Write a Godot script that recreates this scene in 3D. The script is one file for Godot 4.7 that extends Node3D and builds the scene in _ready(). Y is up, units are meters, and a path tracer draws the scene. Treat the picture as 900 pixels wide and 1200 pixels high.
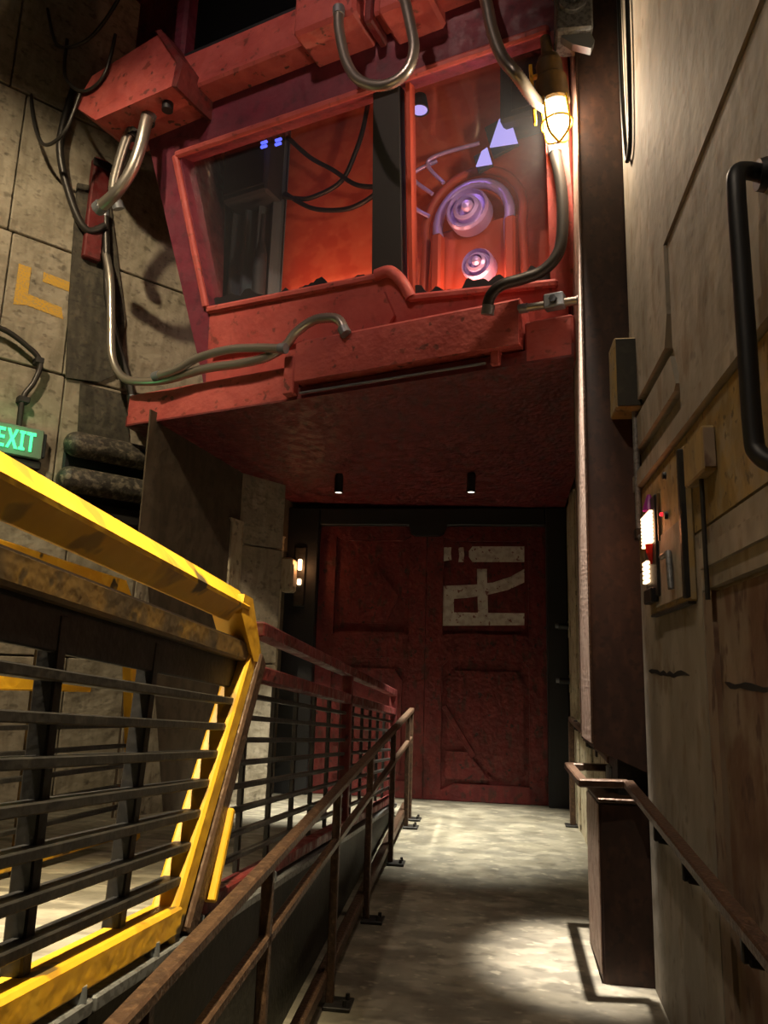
extends Node3D
# A switchback ramp in a grimy industrial bay: red control cabin over a pair of red doors.
# World: -z runs up the corridor ramp, y up, metres. Origin on the ramp under the camera.

const RAMP := 0.067                      # rise of the corridor ramp per metre
const K := 1.13                          # size of one cabin drawing unit in metres
const CABIN_AT := Vector3(-2.769, 3.352, -5.266)
const CABIN_U := Vector3(0.9450, 0, 0.3272)
const CABIN_N := Vector3(-0.3272, 0, 0.9450)
const SLAB_AT := Vector3(-2.938, -0.208, -5.537)
const SLAB_U := Vector3(0.6559, 0, -0.7549)
const SLAB_N := Vector3(0.7549, 0, 0.6559)
const FX := -0.85                        # plane of the fence between the two ramps
const CX := 0.700                        # near right wall face

var M := {}
var used := {}
var noise_cache := {}

# ------------------------------------------------------------------ mesh builder
class MB:
	var v := PackedVector3Array()
	var n := PackedVector3Array()
	func tri(a: Vector3, b: Vector3, c: Vector3, na: Vector3, nb: Vector3, nc: Vector3) -> void:
		if (c - a).cross(b - a).dot(na + nb + nc) < 0.0:
			v.append_array([a, c, b]); n.append_array([na, nc, nb])
		else:
			v.append_array([a, b, c]); n.append_array([na, nb, nc])
	func quad(a: Vector3, b: Vector3, c: Vector3, d: Vector3, m: Vector3) -> void:
		tri(a, b, c, m, m, m); tri(a, c, d, m, m, m)
	func poly(pts: Array, out: Vector3) -> void:
		for i in range(1, pts.size() - 1): tri(pts[0], pts[i], pts[i + 1], out, out, out)
	# box with chamfered edges, placed by a transform
	func box(t: Transform3D, s: Vector3, bev := 0.004) -> void:
		var h := s * 0.5
		var b: float = minf(bev, minf(h.x, minf(h.y, h.z)) * 0.6)
		for ax in 3:
			for sg in [-1.0, 1.0]:
				var u := (ax + 1) % 3; var w := (ax + 2) % 3
				var q := []
				for c in [[-1, -1], [1, -1], [1, 1], [-1, 1]]:
					var p := Vector3.ZERO
					p[ax] = sg * h[ax]; p[u] = c[0] * (h[u] - b); p[w] = c[1] * (h[w] - b)
					q.append(t * p)
				var nn := Vector3.ZERO; nn[ax] = sg
				quad(q[0], q[1], q[2], q[3], (t.basis * nn).normalized())
		if b <= 0.0: return
		for ax in 3:
			var u := (ax + 1) % 3; var w := (ax + 2) % 3
			for su in [-1.0, 1.0]:
				for sw in [-1.0, 1.0]:
					var q := []
					for e in [[-1, 0], [1, 0], [1, 1], [-1, 1]]:
						var p := Vector3.ZERO
						p[ax] = e[0] * (h[ax] - b)
						p[u] = su * (h[u] - (b if e[1] == 1 else 0.0)); p[w] = sw * (h[w] - (0.0 if e[1] == 1 else b))
						q.append(t * p)
					var nn := Vector3.ZERO; nn[u] = su; nn[w] = sw
					quad(q[0], q[1], q[2], q[3], (t.basis * nn).normalized())
		for sx in [-1.0, 1.0]:
			for sy in [-1.0, 1.0]:
				for sz in [-1.0, 1.0]:
					var k := Vector3(sx, sy, sz)
					var nn := (t.basis * k).normalized()
					tri(t * (k * Vector3(h.x, h.y - b, h.z - b)), t * (k * Vector3(h.x - b, h.y, h.z - b)), t * (k * Vector3(h.x - b, h.y - b, h.z)), nn, nn, nn)
	func bx(lo: Vector3, hi: Vector3, bev := 0.004) -> void:
		box(Transform3D(Basis(), (lo + hi) * 0.5), (hi - lo).abs(), bev)
	# straight bar of w (sideways) by hgt (upwards) between two points
	func bar(p: Vector3, q: Vector3, w: float, hgt: float, up := Vector3.UP, bev := 0.004) -> void:
		var z := (q - p).normalized()
		var x := up.cross(z)
		if x.length() < 0.01: x = Vector3.RIGHT.cross(z)
		x = x.normalized()
		box(Transform3D(Basis(x, z.cross(x), z), (p + q) * 0.5), Vector3(w, hgt, (q - p).length()), bev)
	# outline in local xy, extruded from z0 to z1
	func prism(o: Array, t: Transform3D, z0: float, z1: float) -> void:
		var pk := PackedVector2Array(o)
		if Geometry2D.is_polygon_clockwise(pk): pk.reverse()
		var idx := Geometry2D.triangulate_polygon(pk)
		for s in [[z0, -1.0], [z1, 1.0]]:
			var nn := (t.basis * Vector3(0, 0, s[1] * signf(z1 - z0))).normalized()
			for i in range(0, idx.size(), 3):
				var a := pk[idx[i]]; var b := pk[idx[i + 1]]; var c := pk[idx[i + 2]]
				tri(t * Vector3(a.x, a.y, s[0]), t * Vector3(b.x, b.y, s[0]), t * Vector3(c.x, c.y, s[0]), nn, nn, nn)
		for i in pk.size():
			var a := pk[i]; var b := pk[(i + 1) % pk.size()]
			var nn := (t.basis * Vector3(b.y - a.y, a.x - b.x, 0)).normalized()
			quad(t * Vector3(a.x, a.y, z0), t * Vector3(b.x, b.y, z0), t * Vector3(b.x, b.y, z1), t * Vector3(a.x, a.y, z1), nn)
	# round tube along points; r may wave along the way (ridges)
	func tube(pts: Array, r: float, sides := 10, ridge := 0.0, closed_ends := true) -> void:
		var k := pts.size()
		var up := Vector3.UP
		var rings := []; var norms := []
		var x := Vector3.ZERO
		for i in k:
			var d: Vector3 = (pts[mini(i + 1, k - 1)] - pts[maxi(i - 1, 0)]).normalized()
			if i == 0:
				x = (Vector3.UP if absf(d.y) < 0.9 else Vector3.RIGHT).cross(d).normalized()
			else:
				x = (x - d * x.dot(d)).normalized()
			up = d.cross(x)
			var rr := r * (1.0 - (ridge if i % 2 else 0.0))
			var ring := []; var nr := []
			for j in sides:
				var a := TAU * j / sides
				var e := x * cos(a) + up * sin(a)
				ring.append(pts[i] + e * rr); nr.append(e)
			rings.append(ring); norms.append(nr)
		for i in k - 1:
			for j in sides:
				var j2 := (j + 1) % sides
				tri(rings[i][j], rings[i][j2], rings[i + 1][j2], norms[i][j], norms[i][j2], norms[i + 1][j2])
				tri(rings[i][j], rings[i + 1][j2], rings[i + 1][j], norms[i][j], norms[i + 1][j2], norms[i + 1][j])
		if closed_ends:
			poly(rings[0], (pts[0] - pts[1]).normalized()); poly(rings[k - 1], (pts[k - 1] - pts[k - 2]).normalized())
	# turned shape: profile of [radius, along] about the local y axis of t
	func lathe(prof: Array, t: Transform3D, sides := 20) -> void:
		for i in prof.size() - 1:
			var a: Vector2 = prof[i]; var b: Vector2 = prof[i + 1]
			var e := Vector2(b.y - a.y, a.x - b.x).normalized()
			for j in sides:
				var q := []; var m := []
				for jj in [j, j + 1]:
					var c := cos(TAU * jj / sides); var s := sin(TAU * jj / sides)
					q.append(t * Vector3(a.x * c, a.y, a.x * s)); q.append(t * Vector3(b.x * c, b.y, b.x * s))
					m.append((t.basis * Vector3(e.x * c, e.y, e.x * s)).normalized())
				tri(q[0], q[1], q[3], m[0], m[0], m[1]); tri(q[0], q[3], q[2], m[0], m[1], m[1])
	func mesh() -> ArrayMesh:
		var a := []
		a.resize(Mesh.ARRAY_MAX)
		a[Mesh.ARRAY_VERTEX] = v; a[Mesh.ARRAY_NORMAL] = n
		var m := ArrayMesh.new()
		m.add_surface_from_arrays(Mesh.PRIMITIVE_TRIANGLES, a)
		return m

# ------------------------------------------------------------------ node helpers
func numbered(called: String) -> String:
	used[called] = used.get(called, -1) + 1
	return called if used[called] == 0 else "%s_%03d" % [called, used[called]]

func part(called: String, b: MB, m: Material, parent: Node3D, label := "") -> MeshInstance3D:
	var o := MeshInstance3D.new()
	o.name = called; o.mesh = b.mesh(); o.material_override = m
	if label: o.set_meta("label", label)
	parent.add_child(o, true)
	return o

func thing(called: String, label: String, category: String, at := Vector3.ZERO, bas := Basis(), group := "") -> Node3D:
	var o := Node3D.new()
	o.name = numbered(called); add_child(o)
	o.transform = Transform3D(bas, at)
	o.set_meta("label", label); o.set_meta("category", category)
	if group: o.set_meta("group", group)
	return o

func single(called: String, b: MB, m: Material, label: String, category: String, group := "") -> MeshInstance3D:
	var o := part(numbered(called), b, m, self, label)
	o.set_meta("category", category)
	if group: o.set_meta("group", group)
	return o

func struct(called: String, b: MB, m: Material, label: String, category := "wall") -> MeshInstance3D:
	var o := part(numbered(called), b, m, self, label)
	o.set_meta("kind", "structure"); o.set_meta("category", category)
	return o

func smooth(p: Array, per := 8) -> Array:
	var out := []
	for i in p.size() - 1:
		var a: Vector3 = p[maxi(i - 1, 0)]; var d: Vector3 = p[mini(i + 2, p.size() - 1)]
		for j in per:
			out.append((p[i] as Vector3).cubic_interpolate(p[i + 1], a, d, float(j) / per))
	out.append(p[-1])
	return out

# evenly spaced points so that conduit ridges stay regular
func even(p: Array, step: float) -> Array:
	var s := smooth(p, 12)
	var out := [s[0]]
	var left := step
	for i in range(1, s.size()):
		var a: Vector3 = s[i - 1]; var b: Vector3 = s[i]
		var l := a.distance_to(b)
		while l >= left:
			a = a.move_toward(b, left); out.append(a)
			l -= left; left = step
		left -= l
	return out

func ramp_y(z: float) -> float: return -RAMP * maxf(z, -7.0)
func upper_y(z: float) -> float: return 0.47 + 0.08 * maxf(6.7 + z, 0.0)
func cabin(a: float, h: float, d: float) -> Vector3: return CABIN_AT + (CABIN_U * a + CABIN_N * d + Vector3(0, h - 3.15, 0)) * K
func slab(t: float, y: float, out := 0.0) -> Vector3: return SLAB_AT + (SLAB_U * t + SLAB_N * out + Vector3(0, y, 0)) * K
func rect(x0: float, y0: float, x1: float, y1: float, c := 0.0) -> Array:
	if c <= 0.0: return [Vector2(x0, y0), Vector2(x1, y0), Vector2(x1, y1), Vector2(x0, y1)]
	return [Vector2(x0 + c, y0), Vector2(x1 - c, y0), Vector2(x1, y0 + c), Vector2(x1, y1 - c), Vector2(x1 - c, y1), Vector2(x0 + c, y1), Vector2(x0, y1 - c), Vector2(x0, y0 + c)]
func v2(a: Array) -> Array: return a.map(func(p): return Vector2(p[0], p[1]))

# ------------------------------------------------------------------ textures
const N := 512
func noise(seed_: int, freq: float, ridged := false) -> PackedByteArray:
	var key := [seed_, freq, ridged]
	if not noise_cache.has(key):
		var f := FastNoiseLite.new()
		f.seed = seed_; f.frequency = freq; f.noise_type = FastNoiseLite.TYPE_SIMPLEX_SMOOTH
		f.fractal_type = FastNoiseLite.FRACTAL_RIDGED if ridged else FastNoiseLite.FRACTAL_FBM
		f.fractal_octaves = 4
		var im := f.get_seamless_image(N, N, false, false, 0.15, true)
		im.convert(Image.FORMAT_L8)
		noise_cache[key] = im.get_data()
	return noise_cache[key]

# layers: [colour, seed, freq, threshold, softness, strength, stretch_x, stretch_y]
func tex(base: Color, layers: Array) -> ImageTexture:
	var px := PackedFloat32Array(); px.resize(N * N * 3)
	for i in N * N:
		px[i * 3] = base.r; px[i * 3 + 1] = base.g; px[i * 3 + 2] = base.b
	for l in layers:
		var nb := noise(l[1], l[2])
		var lut := PackedFloat32Array(); lut.resize(256)
		for k in 256: lut[k] = smoothstep(l[3] - l[4], l[3] + l[4], k / 255.0) * l[5]
		var sx: int = l[6] if l.size() > 6 else 1
		var sy: int = l[7] if l.size() > 7 else 1
		var c: Color = l[0]
		var i := 0
		for y in N:
			var row := ((y * sy) % N) * N
			for x in N:
				var m := lut[nb[row + (x * sx) % N]]
				if m > 0.0:
					px[i] += (c.r - px[i]) * m; px[i + 1] += (c.g - px[i + 1]) * m; px[i + 2] += (c.b - px[i + 2]) * m
				i += 3
	var by := PackedByteArray(); by.resize(N * N * 3)
	for i in N * N * 3: by[i] = int(clampf(px[i], 0.0, 1.0) * 255.0)
	return ImageTexture.create_from_image(Image.create_from_data(N, N, false, Image.FORMAT_RGB8, by))

func bump(seed_: int, freq: float, strength: float) -> ImageTexture:
	var im := Image.create_from_data(N, N, false, Image.FORMAT_L8, noise(seed_, freq))
	im.convert(Image.FORMAT_RGBA8)
	im.bump_map_to_normal_map(strength)
	return ImageTexture.create_from_image(im)

func rough_tex(seed_: int, freq: float, lo: float, hi: float) -> ImageTexture:
	var nb := noise(seed_, freq)
	var by := PackedByteArray(); by.resize(N * N)
	for i in N * N: by[i] = int(255.0 * lerpf(lo, hi, smoothstep(0.3, 0.7, nb[i] / 255.0)))
	return ImageTexture.create_from_image(Image.create_from_data(N, N, false, Image.FORMAT_L8, by))

func mat(called: String, t: Texture2D, tile: float, rough: float, metal := 0.0, nrm: Texture2D = null, nscale := 1.0) -> StandardMaterial3D:
	var m := StandardMaterial3D.new()
	m.resource_name = called
	m.albedo_texture = t
	m.roughness = rough; m.metallic = metal
	m.uv1_triplanar = true; m.uv1_world_triplanar = true; m.uv1_scale = Vector3.ONE / tile
	if nrm:
		m.normal_enabled = true; m.normal_texture = nrm; m.normal_scale = nscale
	M[called] = m
	return m

func plain(called: String, c: Color, rough: float, metal := 0.0) -> StandardMaterial3D:
	var m := StandardMaterial3D.new()
	m.resource_name = called; m.albedo_color = c; m.roughness = rough; m.metallic = metal
	M[called] = m
	return m

func glow(called: String, c: Color, e: float) -> StandardMaterial3D:
	var m := plain(called, c * 0.5, 0.4)
	m.emission_enabled = true; m.emission = c; m.emission_energy_multiplier = e
	return m

func make_materials() -> void:
	var nb := bump(11, 0.03, 6.0)
	var nf := bump(12, 0.08, 5.0)
	var C := func(r, g, b): return Color(r / 255.0, g / 255.0, b / 255.0)
	# beige board-cast concrete of the left side, with soot blots, pale scuffs and drip streaks
	mat("concrete", tex(C.call(146, 138, 121), [
		[C.call(166, 158, 140), 1, 0.012, 0.55, 0.25, 0.7], [C.call(118, 109, 92), 2, 0.02, 0.60, 0.2, 0.6],
		[C.call(100, 92, 77), 3, 0.01, 0.64, 0.14, 0.55, 6, 1], [C.call(66, 60, 51), 4, 0.05, 0.78, 0.08, 0.8],
		[C.call(176, 170, 154), 5, 0.09, 0.74, 0.1, 0.4]]), 2.3, 0.9, 0.0, nb, 0.6)
	# soot-stained concrete strip and pilaster
	mat("stained_concrete", tex(C.call(72, 68, 58), [
		[C.call(98, 91, 77), 6, 0.02, 0.62, 0.16, 0.7], [C.call(48, 45, 40), 7, 0.015, 0.55, 0.2, 0.7, 4, 1],
		[C.call(34, 32, 29), 8, 0.05, 0.72, 0.1, 0.7]]), 1.7, 0.9, 0.0, nb, 0.6)
	# brownish grimy wall under the cabin
	mat("brown_wall", tex(C.call(84, 72, 57), [
		[C.call(66, 55, 42), 9, 0.012, 0.52, 0.2, 0.7, 3, 1], [C.call(98, 87, 70), 10, 0.02, 0.66, 0.14, 0.5],
		[C.call(62, 52, 42), 13, 0.04, 0.72, 0.1, 0.6]]), 2.4, 0.88, 0.0, nb, 0.18)
	# grey-brown sheet wall on the right, trowel marks and rust specks
	mat("grey_wall", tex(C.call(142, 134, 121), [
		[C.call(126, 118, 105), 14, 0.008, 0.5, 0.25, 0.7, 3, 1], [C.call(164, 153, 138), 15, 0.010, 0.62, 0.18, 0.6, 2, 1],
		[C.call(110, 92, 70), 16, 0.014, 0.74, 0.12, 0.5, 2, 1], [C.call(98, 90, 79), 17, 0.05, 0.78, 0.08, 0.5]]), 3.0, 0.8, 0.0, nb, 0.12)
	mat("mustard_wall", tex(C.call(148, 124, 76), [
		[C.call(140, 128, 106), 18, 0.02, 0.54, 0.16, 0.75], [C.call(118, 99, 58), 19, 0.012, 0.58, 0.15, 0.6, 2, 1],
		[C.call(78, 66, 46), 20, 0.05, 0.76, 0.07, 0.7]]), 1.6, 0.75, 0.0, nb, 0.12)
	mat("rust_wall", tex(C.call(128, 112, 95), [
		[C.call(98, 68, 50), 21, 0.008, 0.52, 0.14, 0.75, 2, 1], [C.call(142, 128, 110), 22, 0.010, 0.64, 0.2, 0.55, 2, 1],
		[C.call(66, 42, 33), 23, 0.02, 0.74, 0.1, 0.65, 2, 1]]), 2.6, 0.85, 0.0, nb, 0.15)
	mat("pale_wall", tex(C.call(182, 172, 147), [
		[C.call(154, 142, 117), 24, 0.012, 0.57, 0.2, 0.65, 3, 1], [C.call(92, 84, 72), 25, 0.03, 0.74, 0.07, 0.75],
		[C.call(128, 104, 74), 26, 0.012, 0.72, 0.12, 0.5, 4, 1]]), 1.8, 0.7, 0.0, nb, 0.3)
	# floor: trowelled grey cement, damp-dark patches, pale blotches standing in for projected light
	var fm := mat("cement", tex(C.call(128, 123, 109), [
		[C.call(100, 96, 86), 27, 0.010, 0.52, 0.18, 0.8, 1, 2], [C.call(152, 146, 130), 28, 0.018, 0.62, 0.12, 0.65, 1, 2],
		[C.call(80, 76, 67), 29, 0.03, 0.70, 0.12, 0.5, 1, 2], [C.call(178, 171, 150), 30, 0.04, 0.78, 0.05, 0.6, 1, 2]]), 3.0, 1.0, 0.0, nb, 0.2)
	fm.roughness_texture = rough_tex(31, 0.016, 0.42, 0.8)
	# scuffed red paint on plate steel
	var red_rough := rough_tex(32, 0.03, 0.42, 0.75)
	mat("red_paint", tex(C.call(172, 80, 74), [
		[C.call(152, 62, 58), 33, 0.012, 0.54, 0.22, 0.7], [C.call(188, 92, 82), 34, 0.02, 0.66, 0.16, 0.6],
		[C.call(98, 48, 38), 35, 0.03, 0.80, 0.04, 0.8], [C.call(56, 38, 33), 36, 0.025, 0.83, 0.03, 0.85]]), 2.0, 1.0, 0.0, nf, 0.2).roughness_texture = red_rough
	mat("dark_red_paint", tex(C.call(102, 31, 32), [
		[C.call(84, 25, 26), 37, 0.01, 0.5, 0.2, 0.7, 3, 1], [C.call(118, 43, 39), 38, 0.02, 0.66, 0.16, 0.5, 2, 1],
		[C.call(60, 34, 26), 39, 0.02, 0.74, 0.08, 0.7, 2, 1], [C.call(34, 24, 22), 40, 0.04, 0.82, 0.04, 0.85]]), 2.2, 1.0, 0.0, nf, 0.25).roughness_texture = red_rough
	mat("shaded_red_paint", tex(C.call(112, 42, 58), [
		[C.call(90, 36, 52), 41, 0.014, 0.54, 0.2, 0.7], [C.call(60, 30, 40), 42, 0.03, 0.74, 0.09, 0.7]]), 2.0, 1.0, 0.0, nf, 0.2).roughness_texture = red_rough  # the red paint darkened to plum, shade put into its colour
	mat("cabin_lining", tex(C.call(206, 92, 64), [
		[C.call(186, 66, 44), 43, 0.01, 0.5, 0.14, 0.8], [C.call(214, 108, 76), 44, 0.016, 0.64, 0.1, 0.6]]), 1.8, 0.75)
	# chipped yellow safety paint
	mat("yellow_paint", tex(C.call(226, 174, 38), [
		[C.call(202, 146, 30), 45, 0.014, 0.54, 0.2, 0.6], [C.call(140, 106, 40), 46, 0.016, 0.80, 0.05, 0.7],
		[C.call(54, 47, 40), 47, 0.014, 0.80, 0.025, 0.9], [C.call(236, 194, 66), 48, 0.05, 0.70, 0.1, 0.4]]), 2.6, 0.5, 0.0, nf, 0.1)
	mat("worn_yellow", tex(C.call(108, 82, 38), [
		[C.call(66, 54, 38), 49, 0.016, 0.52, 0.16, 0.85], [C.call(150, 112, 36), 50, 0.02, 0.70, 0.12, 0.6], [C.call(44, 38, 32), 51, 0.04, 0.76, 0.08, 0.7]]), 2.0, 0.55, 0.0, nf, 0.1)
	# brown weathered steel of the post
	mat("rust_steel", tex(C.call(62, 42, 35), [
		[C.call(50, 34, 29), 52, 0.01, 0.5, 0.2, 0.7, 3, 1], [C.call(78, 53, 42), 53, 0.02, 0.66, 0.16, 0.6, 2, 1], [C.call(40, 30, 27), 54, 0.05, 0.72, 0.1, 0.6]]), 1.6, 0.6, 0.15)
	mat("lit_face_steel", tex(C.call(176, 150, 136), [[C.call(140, 112, 98), 67, 0.012, 0.55, 0.2, 0.7, 4, 1], [C.call(196, 178, 166), 68, 0.014, 0.64, 0.14, 0.6, 4, 1], [C.call(92, 66, 54), 69, 0.03, 0.76, 0.08, 0.7, 2, 1]]), 1.2, 0.6, 0.0, nf, 0.1)  # pale tone put in to brighten the lamp-lit post face
	mat("rail_steel", tex(C.call(86, 65, 51), [
		[C.call(66, 50, 40), 55, 0.03, 0.5, 0.2, 0.7], [C.call(116, 90, 68), 56, 0.04, 0.70, 0.14, 0.6]]), 0.8, 0.45, 0.35, nf, 0.3)
	mat("dark_steel", tex(C.call(44, 42, 40), [
		[C.call(28, 27, 27), 57, 0.02, 0.5, 0.1, 0.8], [C.call(64, 60, 54), 58, 0.03, 0.72, 0.12, 0.5]]), 1.2, 0.5, 0.2, nf, 0.1)
	mat("green_plate", tex(C.call(48, 47, 39), [
		[C.call(38, 38, 33), 59, 0.012, 0.5, 0.2, 0.7, 2, 1], [C.call(64, 61, 50), 60, 0.03, 0.70, 0.15, 0.5]]), 1.6, 0.6, 0.1, nf, 0.1)
	mat("worn_rubber", tex(C.call(66, 62, 54), [
		[C.call(150, 140, 120), 61, 0.02, 0.58, 0.14, 0.8], [C.call(36, 33, 30), 62, 0.02, 0.55, 0.08, 0.8]]), 0.6, 0.6, 0.0, nf, 0.4)
	mat("white_mark", tex(C.call(196, 190, 182), [
		[C.call(164, 150, 142), 63, 0.03, 0.6, 0.2, 0.7], [C.call(112, 66, 60), 64, 0.04, 0.80, 0.04, 0.85]]), 1.4, 0.8)
	mat("yellow_mark", tex(C.call(196, 154, 56), [[C.call(160, 138, 96), 65, 0.06, 0.56, 0.06, 0.9]]), 0.6, 0.85)
	mat("grey_cover", tex(C.call(120, 122, 124), [[C.call(86, 86, 86), 66, 0.04, 0.56, 0.1, 0.8]]), 0.6, 0.5, 0.4)
	plain("conduit", Color(0.70, 0.68, 0.64), 0.34, 0.85)
	plain("dark_conduit", Color(0.26, 0.25, 0.24), 0.4, 0.6)
	plain("black_cable", Color(0.05, 0.05, 0.055), 0.5)
	plain("black_paint", Color(0.07, 0.075, 0.09), 0.5, 0.1)
	plain("black_frame", Color(0.10, 0.105, 0.12), 0.6, 0.1)
	plain("black_screen", Color(0.03, 0.035, 0.04), 0.25)
	plain("mullion", Color(0.16, 0.16, 0.15), 0.6, 0.2)
	plain("cabin_dark", Color(0.10, 0.12, 0.14), 0.7)
	plain("curtain", Color(0.26, 0.31, 0.34), 0.8)
	plain("purple_lit_metal", Color(0.74, 0.62, 0.84), 0.35, 0.4)  # lavender tint stands in for purple light on the machine
	plain("orange_metal", Color(0.62, 0.24, 0.16), 0.6)
	plain("zinc", Color(0.52, 0.54, 0.56), 0.45, 0.6)
	plain("exit_plate", Color(0.42, 0.47, 0.42), 0.6)
	plain("purple_cap", Color(0.5, 0.12, 0.5), 0.4)
	plain("red_cap", Color(0.75, 0.08, 0.05), 0.4)
	glow("exit_letters", Color(0.30, 1.0, 0.62), 1.7)
	glow("led_white", Color(1.0, 0.82, 0.62), 3.5)
	glow("led_red", Color(1.0, 0.15, 0.2), 1.6)
	glow("led_blue", Color(0.35, 0.4, 1.0), 1.6)
	glow("lamp_white", Color(1.0, 0.95, 0.84), 6.0)
	glow("bulb_glow", Color(1.0, 0.88, 0.55), 9.0)
	glow("panel_glow", Color(0.72, 0.68, 1.0), 0.9)
	glow("amber_tube", Color(1.0, 0.62, 0.42), 1.0)
	var g := StandardMaterial3D.new()
	g.resource_name = "glass"
	g.transparency = BaseMaterial3D.TRANSPARENCY_ALPHA; g.albedo_color = Color(0.9, 0.92, 0.95, 0.012); g.roughness = 0.02
	M["glass"] = g

# ------------------------------------------------------------------ lights
func aim(l: Node3D, at: Vector3, to: Vector3) -> void:
	l.position = at
	l.basis = Basis.looking_at(to - at, Vector3.UP if absf((to - at).normalized().y) < 0.98 else Vector3.FORWARD)

func added_fill_lamp(label: String, at: Vector3, to: Vector3, c: Color, e: float, ang: float, blend := 0.8) -> void:
	var t := thing("added_fill_lamp", label, "lamp", at, Basis.looking_at(to - at))
	var b := MB.new()
	b.lathe([Vector2(0, 0.34), Vector2(0.07, 0.33), Vector2(0.09, 0.28), Vector2(0.09, 0.06), Vector2(0.11, 0.02), Vector2(0.115, 0.0), Vector2(0.10, 0.0), Vector2(0.095, 0.03)], Transform3D(Basis(Vector3.RIGHT, PI / 2), Vector3.ZERO), 20)
	part("housing", b, M.black_paint, t)
	b = MB.new()
	b.lathe([Vector2(0, 0.028), Vector2(0.095, 0.03)], Transform3D(Basis(Vector3.RIGHT, PI / 2), Vector3.ZERO), 20)
	part("lens", b, M.lamp_white, t, "glowing white lens")
	b = MB.new()
	b.bar(Vector3(-0.12, 0, 0.15), Vector3(-0.12, 0.2, 0.15), 0.02, 0.012); b.bar(Vector3(0.12, 0, 0.15), Vector3(0.12, 0.2, 0.15), 0.02, 0.012)
	b.bar(Vector3(-0.12, 0.2, 0.15), Vector3(0.12, 0.2, 0.15), 0.012, 0.02)
	part("yoke", b, M.black_paint, t)
	var l := SpotLight3D.new()
	l.name = "added_fill_beam"; add_child(l, true)
	aim(l, at + (to - at).normalized() * 0.02, to)
	l.light_color = c; l.light_energy = e; l.spot_angle = ang; l.spot_angle_attenuation = blend
	l.spot_range = 20; l.spot_attenuation = 2; l.light_size = 0.09; l.shadow_enabled = true

func spot(called: String, at: Vector3, to: Vector3, c: Color, e: float, ang: float, size: float, blend: float) -> void:
	var l := SpotLight3D.new()
	l.name = called; add_child(l, true)
	aim(l, at, to)
	l.light_color = c; l.light_energy = e; l.spot_angle = ang; l.spot_angle_attenuation = blend
	l.spot_range = 20; l.spot_attenuation = 2; l.light_size = size; l.shadow_enabled = true

func omni(called: String, at: Vector3, c: Color, e: float, size: float) -> void:
	var l := OmniLight3D.new()
	l.name = called; add_child(l, true)
	l.position = at; l.light_color = c; l.light_energy = e; l.omni_range = 20; l.omni_attenuation = 2
	l.light_size = size; l.shadow_enabled = true

func _ready() -> void:
	# ---- camera, environment, exposure
	var cam := Camera3D.new()
	cam.name = "camera"
	var zc := Vector3(0.1421, -0.2009, 0.9693).normalized()
	var xc := Vector3(0.9894, 0.0294, -0.1390)
	xc = (xc - zc * xc.dot(zc)).normalized()
	cam.transform = Transform3D(Basis(xc, zc.cross(xc), zc), Vector3(0, 1.6, 0))
	cam.fov = 67.02; cam.near = 0.05; cam.far = 60; cam.current = true
	add_child(cam)
	var we := WorldEnvironment.new()
	we.name = "environment"
	var env := Environment.new()
	env.background_mode = Environment.BG_COLOR; env.background_color = Color(0.004, 0.004, 0.005)
	env.tonemap_mode = Environment.TONE_MAPPER_LINEAR; env.tonemap_exposure = 1.0
	env.sdfgi_enabled = true; env.ssao_enabled = true; env.ssil_enabled = true
	we.environment = env
	add_child(we)
	make_materials()
	# ---- unseen fill lamps added above and behind the frame to brighten the bay
	added_fill_lamp("unseen fill lamp added above the ramp to light the red cabin front", Vector3(-1.9, 6.8, 0.2), Vector3(-1.2, 5.1, -4.8), Color(1.0, 0.86, 0.80), 9.5, 21)
	added_fill_lamp("unseen fill lamp added above the ramp to light the concrete wall", Vector3(-2.6, 6.7, -0.8), Vector3(-3.3, 3.7, -4.9), Color(1.0, 0.90, 0.74), 26.0, 26)
	added_fill_lamp("unseen fill lamp added above the ramp to light the yellow railing", Vector3(-0.15, 6.9, -0.4), Vector3(-1.4, 0.9, -1.95), Color(1.0, 0.91, 0.72), 110.0, 14)
	added_fill_lamp("unseen fill lamp added above the upper ramp to light its floor", Vector3(-2.3, 6.9, -1.0), Vector3(-1.35, 0.9, -1.8), Color(1.0, 0.93, 0.80), 120.0, 11)
	added_fill_lamp("unseen fill lamp added above the ramp to light the right wall", Vector3(-1.6, 6.9, 0.9), Vector3(0.7, 1.5, -2.7), Color(1.0, 0.91, 0.80), 9.0, 24)
	# ---- scene
	build_shell()
	build_right_wall()
	build_left_walls()
	build_door()
	build_cabin()
	build_cabin_inside()
	build_conduits()
	build_caged_lamp()
	build_post()
	build_right_fittings()
	build_handrails()
	build_fence()
	build_left_fittings()
	build_downlights()

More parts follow.
